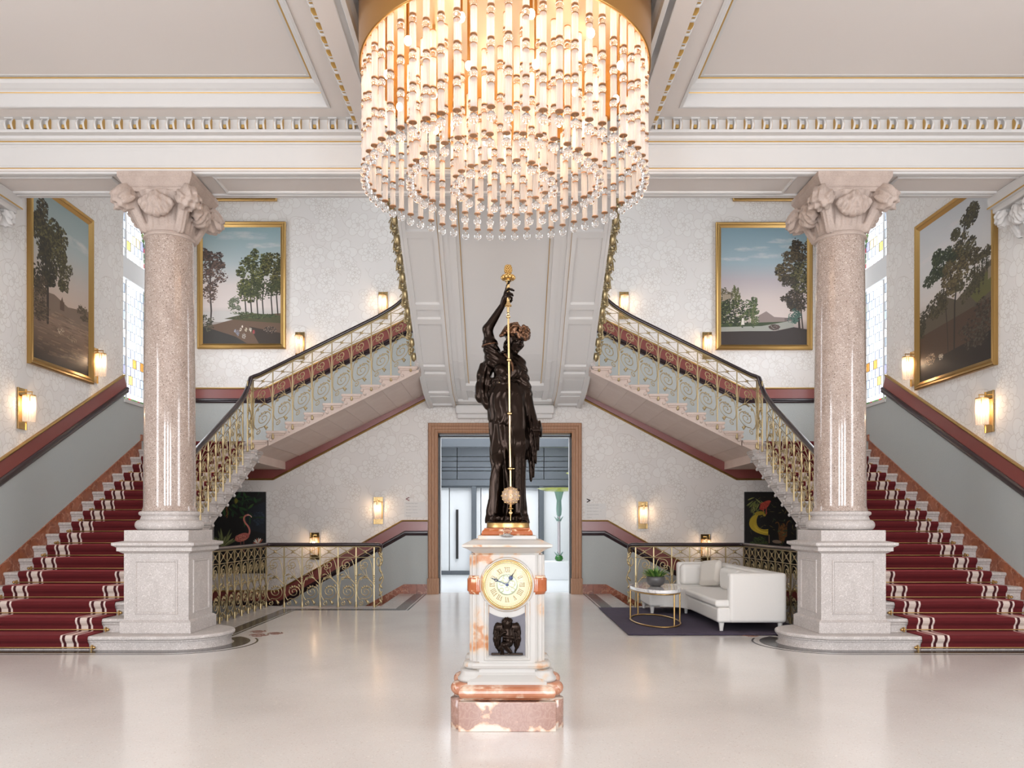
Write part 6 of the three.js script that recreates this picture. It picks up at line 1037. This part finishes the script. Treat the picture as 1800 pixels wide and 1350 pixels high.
const birds = paint(640, 1020, (g, w, h) => {
  const R = rng(16); g.fillStyle = '#0a0908'; g.fillRect(0, 0, w, h);
  const lf = (x, y, a, l, wd, c) => { g.save(); g.translate(x, y); g.rotate(a); g.fillStyle = c; g.beginPath(); g.moveTo(0, 0); g.quadraticCurveTo(l * 0.5, -wd, l, 0); g.quadraticCurveTo(l * 0.5, wd, 0, 0); g.fill(); g.restore(); };
  for (let i = 0; i < 30; i++) lf(80 + R() * 120, 60 + R() * 220, 0.4 + R() * 2.6, 70 + R() * 50, 14, ['#5a6230', '#707838', '#454c26', '#868a4a'][i % 4]);
  for (let i = 0; i < 46; i++) lf(R() * w, 30 + R() * 480, R() * 6.28, 30 + R() * 40, 8, ['#4a4426', '#5c5430', '#383420', '#746a3e', '#6c5a30'][i % 5]);
  g.fillStyle = '#a83c30'; g.beginPath(); g.ellipse(245, 165, 80, 40, -0.7, 0, 7); g.fill(); blobs(g, R, 240, 165, 50, 40, 50, ['#c0503e', '#8c2e26', '#b84a3a'], 8, 18); g.beginPath(); g.ellipse(290, 120, 34, 18, -0.2, 0, 7); g.fillStyle = '#b84a3a'; g.fill(); for (const x of [225, 260]) { g.fillRect(x, 200, 10, 80); }
  g.lineCap = 'round'; for (let i = 0; i < 60; i++) { const q = i / 60; g.strokeStyle = ['#b09420', '#d8c040', '#8c7414', '#c8ac30'][i % 4]; g.lineWidth = 5; g.beginPath(); g.moveTo(130 + 40 * q, 280); g.bezierCurveTo(0 + 110 * q, 360, 20 + 120 * q, 520 - 20 * q, 290 - 10 * R(), 520 - 60 * q + 30 * R()); g.stroke(); }
  g.fillStyle = '#a08a28'; g.beginPath(); g.ellipse(180, 265, 60, 26, -0.1, 0, 7); g.fill(); g.beginPath(); g.ellipse(240, 285, 22, 18, 0.8, 0, 7); g.fill();
  blobs(g, R, 180, 610, 90, 60, 150, ['#2c3c18', '#3c4c20', '#1e2a12', '#4a5a28'], 8, 20);
  g.fillStyle = '#6a4420'; g.beginPath(); g.ellipse(470, 520, 46, 130, 0.1, 0, 7); g.fill(); blobs(g, R, 470, 520, 40, 120, 90, ['#7c5428', '#543414', '#8c6434'], 7, 16); g.lineWidth = 13; g.strokeStyle = '#70481e'; g.beginPath(); g.moveTo(430, 540); g.bezierCurveTo(400, 480, 450, 440, 420, 390); g.bezierCurveTo(410, 370, 390, 380, 386, 390); g.stroke(); g.beginPath(); g.moveTo(520, 560); g.bezierCurveTo(530, 470, 500, 380, 560, 360); g.stroke();
  g.lineWidth = 10; g.strokeStyle = '#94785c'; g.beginPath(); g.moveTo(300, 540); g.lineTo(302, 640); g.stroke(); g.fillStyle = '#8c7868'; g.beginPath(); g.ellipse(400, 625, 60, 22, 0.1, 0, 7); g.fill();
  for (let i = 0; i < 30; i++) lf(360 + R() * 260, 330 + R() * 640, R() * 6.28, 40 + R() * 60, 16, ['#33402a', '#4a5a3c', '#2a2a16', '#40280f'][i % 4]);
});
painting('framed_painting', 'gilt framed river landscape with picnickers under trees on back wall', -4.84, 4.52, BD, 1.6, 2.31, 0, picnic);
painting('framed_painting', 'gilt framed landscape with bridge and dark trees on back wall', 4.765, 4.5, BD, 1.75, 2.32, 0, bridge);
painting('framed_painting', 'gilt framed landscape with one massive dark tree on stair wall', -WX, 3.28, 10.53, 1.48, 2.3, Math.PI / 2, tallTree);
painting('framed_painting', 'gilt framed hillside landscape with two slender trees on stair wall', WX, 3.2, 10.4, 1.82, 2.3, -Math.PI / 2, hillside);
painting('dark_canvas', 'dark unframed canvas of a flamingo among jungle plants', -4.87, 0.38, BD, 0.95, 1.5, 0, flamingo, false);
painting('dark_canvas', 'dark unframed canvas of a yellow bird of paradise and a red bird', 4.88, 0.38, BD, 0.95, 1.5, 0, birds, false);
for (const s of [-1, 1]) painting('framed_painting', s < 0 ? 'high gilt framed painting above the river landscape, only its lower edge showing' : 'high gilt framed painting above the bridge landscape, only its lower edge showing', s * 4.77, 7.24, BD, 1.13, 1.4, 0, tallTree);

// ---------------------------------------------------------------- direction signs beside the door
for (const s of [-1, 1]) {
  const o = thing('direction_sign', s < 0 ? 'pale direction sign with arrow on the lamp side of the flamingo' : 'pale direction sign with arrow near the sofa table', 'sign', s < 0 ? -1.66 : 1.67, s < 0 ? 1.4 : 1.37, -BD);
  const red = mat({ color: '#8a5a5c', roughness: 0.6 });
  const a = bar(new THREE.Vector3(0.03, 0.03, 0), new THREE.Vector3(-0.03, 0, 0), 0.008, 4), b = bar(new THREE.Vector3(-0.03, 0, 0), new THREE.Vector3(0.03, -0.03, 0), 0.008, 4);
  mesh('arrow', [a, b].map((g) => { if (s > 0) g.scale(-1, 1, 1); return g.translate(-0.13, 0.35, 0.004); }), red, o);
  ['Restaurant Saltz', 'Garden Terrace', 'Garden Salons 1 - 3', 'Business Centre', 'Toilets'].forEach((t, i) => {
    const tx = paint(512, 72, (g, w, h) => { g.fillStyle = '#dedcd9'; g.fillRect(0, 0, w, h); g.fillStyle = '#a3a09c'; g.font = '40px sans-serif'; g.textBaseline = 'middle'; g.fillText(t, 44, h / 2 + 2); });
    const p = new THREE.BoxGeometry(0.39, 0.052, 0.004), uv = p.attributes.uv; mesh('sign_strip', p.translate(0, 0.27 - i * 0.0575, 0.003), mat({ map: tx, roughness: 0.5 }), o);
  });
}

// ---------------------------------------------------------------- rug, sofa, table, planter
tag(mesh('purple_rug', new RoundedBoxGeometry(2.2, 0.014, 2.92, 2, 0.006).translate(2.53, 0.013, -10.68), M.rug), 'deep purple wool rug under the white sofa', 'rug');
{
  const o = thing('corner_sofa', 'white leather angled sofa with high arms on purple rug', 'sofa', 2.9, 0.02, -10.6);
  const B = (x0, x1, y0, y1, d0, d1, r = 0.03) => rbox(x0 - 2.9, x1 - 2.9, y0 - 0.02, y1 - 0.02, d0 - 10.6, d1 - 10.6, r, 4);
  mesh('seat_base', [B(2.52, 3.3, 0.12, 0.3, 9.44, 11.5), B(2.05, 3.3, 0.12, 0.3, 11.3, 12.08)], M.leather, o);
  mesh('seat_cushion', B(2.5, 3.16, 0.3, 0.39, 9.46, 11.25, 0.035), M.leather, o);
  mesh('seat_cushion', B(2.03, 3.16, 0.3, 0.39, 11.26, 12.06, 0.035), M.leather, o);
  const inner = new THREE.Shape(); inner.moveTo(2.53, 11.34); inner.lineTo(2.53, 10.9); inner.quadraticCurveTo(2.51, 11.28, 2.2, 11.31); inner.lineTo(2.53, 11.34);
  mesh('seat_corner', new THREE.ExtrudeGeometry(inner, { depth: 0.26, bevelEnabled: false }).rotateX(-Math.PI / 2).translate(-2.9, 0.1, 10.6), M.leather, o);
  mesh('arm', B(2.66, 3.34, 0.12, 0.71, 9.42, 9.56, 0.04), M.leather, o);
  mesh('backrest', B(3.14, 3.34, 0.12, 0.71, 9.5, 12.1, 0.045), M.leather, o);
  mesh('backrest', B(2.6, 3.3, 0.12, 0.72, 11.98, 12.12, 0.045), M.leather, o);
  const bc = (d) => { const g = B(3.0, 3.17, 0.38, 0.69, d, d + 0.78, 0.07); return g; }; for (const d of [9.58, 10.4]) mesh('back_cushion', bc(d), M.leather, o);
  mesh('back_cushion', B(2.62, 3.1, 0.38, 0.7, 11.82, 12.0, 0.07), M.leather, o);
  const leg = new THREE.CylinderGeometry(0.042, 0.024, 0.12, 4).rotateY(Math.PI / 4).translate(0, 0.06, 0);
  for (const [x, d] of [[2.58, 9.5], [3.28, 9.5], [2.58, 11.35], [2.1, 11.36], [2.1, 12.03], [3.28, 12.03]]) put('leg', leg, M.leather, o, 1, x - 2.9, 0, 10.6 - d);
}
{
  const g = new RoundedBoxGeometry(0.36, 0.36, 0.13, 6, 0.065), p = g.attributes.position.array; for (let i = 0; i < p.length; i += 3) { const r = Math.max(Math.abs(p[i]), Math.abs(p[i + 1])) / 0.2; p[i + 2] *= 1.1 - 0.75 * r * r * r; const q = Math.abs(p[i] * p[i + 1]) / 0.04; p[i] *= 1 + 0.08 * q; p[i + 1] *= 1 + 0.08 * q; } g.computeVertexNormals();
  const c = mesh('throw_pillow', g, M.silverFabric); c.position.set(2.97, 0.585, -11.5); c.rotation.set(-0.25, -0.95, 0.1, 'YXZ'); tag(c, 'silvery grey satin throw pillow leaning in the sofa corner', 'pillow');
}
{
  const X = 1.96, D = 10.42, o = thing('coffee_table', 'oval white marble coffee table with thin gold frame', 'table', X, 0.02, -D), a = 0.305, b = 0.7;
  const oval = (k, n = 64) => { const sh = new THREE.Shape(); sh.absellipse(0, 0, a * k, b * k, 0, Math.PI * 2); return sh; };
  mesh('table_top', new THREE.ExtrudeGeometry(oval(1), { depth: 0.03, bevelEnabled: true, bevelSize: 0.008, bevelThickness: 0.006, bevelSegments: 2, curveSegments: 40 }).rotateX(-Math.PI / 2).translate(0, 0.425, 0), mat({ p: 1, map: T.marblewhite, roughness: 0.1, clearcoat: 0.5 }, true), o);
  const ring = (y, k) => tube([...Array(48)].map((_, i) => { const t = i / 48 * 6.2832; return [a * k * Math.cos(t), y, b * k * Math.sin(t)]; }), 0.0105, 8, 96, true);
  mesh('frame_ring', [ring(0.408, 0.98)], M.brassSatin, o); mesh('frame_ring', [ring(0.011, 0.99)], M.brassSatin, o);
  const leg = new THREE.CylinderGeometry(0.0105, 0.0105, 0.4, 10).translate(0, 0.21, 0);
  for (const t of [2.9, 1.95, -1.15, -0.25]) put('leg', leg, M.brassSatin, o, 1, a * 0.985 * Math.cos(t), 0, -b * 0.985 * Math.sin(t));
}
{
  const o = thing('potted_plant', 'small green fern in a dark grey bowl on the coffee table', 'plant', 1.965, 0.482, -10.38);
  mesh('bowl', lathe([[0.001, 0], [0.06, 0], [0.1, 0.025], [0.122, 0.065], [0.124, 0.1], [0.116, 0.125], [0.104, 0.135], [0.108, 0.1], [0.09, 0.08], [0.001, 0.08]], 40), mat({ color: '#5a5858', roughness: 0.35, metalness: 0.2 }), o);
  mesh('soil', new THREE.CylinderGeometry(0.104, 0.1, 0.02, 24).translate(0, 0.11, 0), mat({ color: '#2a2018', roughness: 1 }), o);
  const R = rng(3), greens = ['#4f7a34', '#6c9440', '#3d6428', '#9ab05a'].map((q) => mat({ p: 1, color: q, roughness: 0.6 }));
  const blade = (() => { const pos = [], idx = []; for (let i = 0; i <= 5; i++) { const t = i / 5, w = 0.009 * Math.sin(Math.PI * (0.12 + 0.88 * t)); pos.push(-w, 0.12 * t, 0.045 * t * t, w, 0.12 * t, 0.045 * t * t); if (i) { const a = i * 2 - 2; idx.push(a, a + 1, a + 3, a, a + 3, a + 2); } } const g = new THREE.BufferGeometry(); g.setAttribute('position', new THREE.BufferAttribute(new Float32Array(pos), 3)); g.setIndex(idx); g.computeVertexNormals(); return nonIndexed(g); })();
  for (let i = 0; i < 150; i++) { const a = R() * 6.28, r = 0.09 * Math.sqrt(R()), m = put('leaf', blade, greens[i % 4], o, 1, r * Math.cos(a), 0.115, r * Math.sin(a)); m.rotation.set((0.15 + 0.8 * r / 0.09) * (0.6 + 0.5 * R()), Math.PI / 2 - a + (R() - 0.5), 0, 'YXZ'); m.scale.setScalar(0.8 + 0.6 * R()); }
}
// ---------------------------------------------------------------- glass flowers in the garden room
{
  const P = thing('display_plinth', 'long low white plinth in the garden room behind the door', 'plinth', 1.5, 0, -18.6); mesh('plinth_block', new RoundedBoxGeometry(2.0, 0.42, 0.7, 2, 0.01).translate(0.2, 0.21, 0), M.white, P);
  const green = mat({ p: 1, color: '#4f9a4a', transmission: 0.6, thickness: 0, roughness: 0.15 }), lime = mat({ p: 1, color: '#cfd45a', transmission: 0.35, thickness: 0, roughness: 0.2 }), aqua = mat({ p: 1, color: '#a9c8be', transmission: 0.6, thickness: 0, roughness: 0.2 });
  const flower = (label, x, d, y0, hgt, r, cup) => {
    const o = thing('glass_flower', label, 'sculpture', x, y0, -d);
    mesh('stem', cyl(0.035, 0.03, hgt - 0.35, 16).translate(0, 0.12, 0), mat({ color: '#b9b2b4', roughness: 0.25, metalness: 0.3 }), o);
    mesh('base_bulb', lathe([[0.001, 0], [0.07, 0.01], [0.1, 0.06], [0.08, 0.12], [0.03, 0.15]], 24), green, o);
    const lf = []; for (let i = 0; i < 10; i++) { const c = new THREE.ConeGeometry(0.025, 0.14, 4); c.translate(0, 0.07, 0); c.rotateZ(0.7); c.translate(-0.03, i < 5 ? 0.12 : hgt - 0.72, 0); c.rotateY(i * 1.2566); lf.push(c); }
    mesh('leaf_collar', lf, aqua, o);
    mesh('calyx', lathe([[0.03, hgt - 0.62], [0.055, hgt - 0.58], [0.065, hgt - 0.45], [0.055, hgt - 0.25], [0.1, hgt - 0.07], [0.12, hgt - 0.03]], 24), aqua, o);
    mesh('blossom', lathe([[0.05, hgt - 0.05], [r * 0.6, hgt - 0.03], [r, hgt + cup * 0.3], [r * 0.96, hgt + cup * 0.35], [r * 0.6, hgt], [0.05, hgt - 0.02]], 40), lime, o);
  };
  flower('tall glass flower with flat lime blossom standing on the plinth', 1.26, 18.55, 0.42, 1.66, 0.52, 0.1);
  flower('taller glass flower whose yellow blossom shows at the door edge', 1.85, 18.7, 0.42, 2.0, 0.42, 0.2);
}
renderer.render(scene, camera);
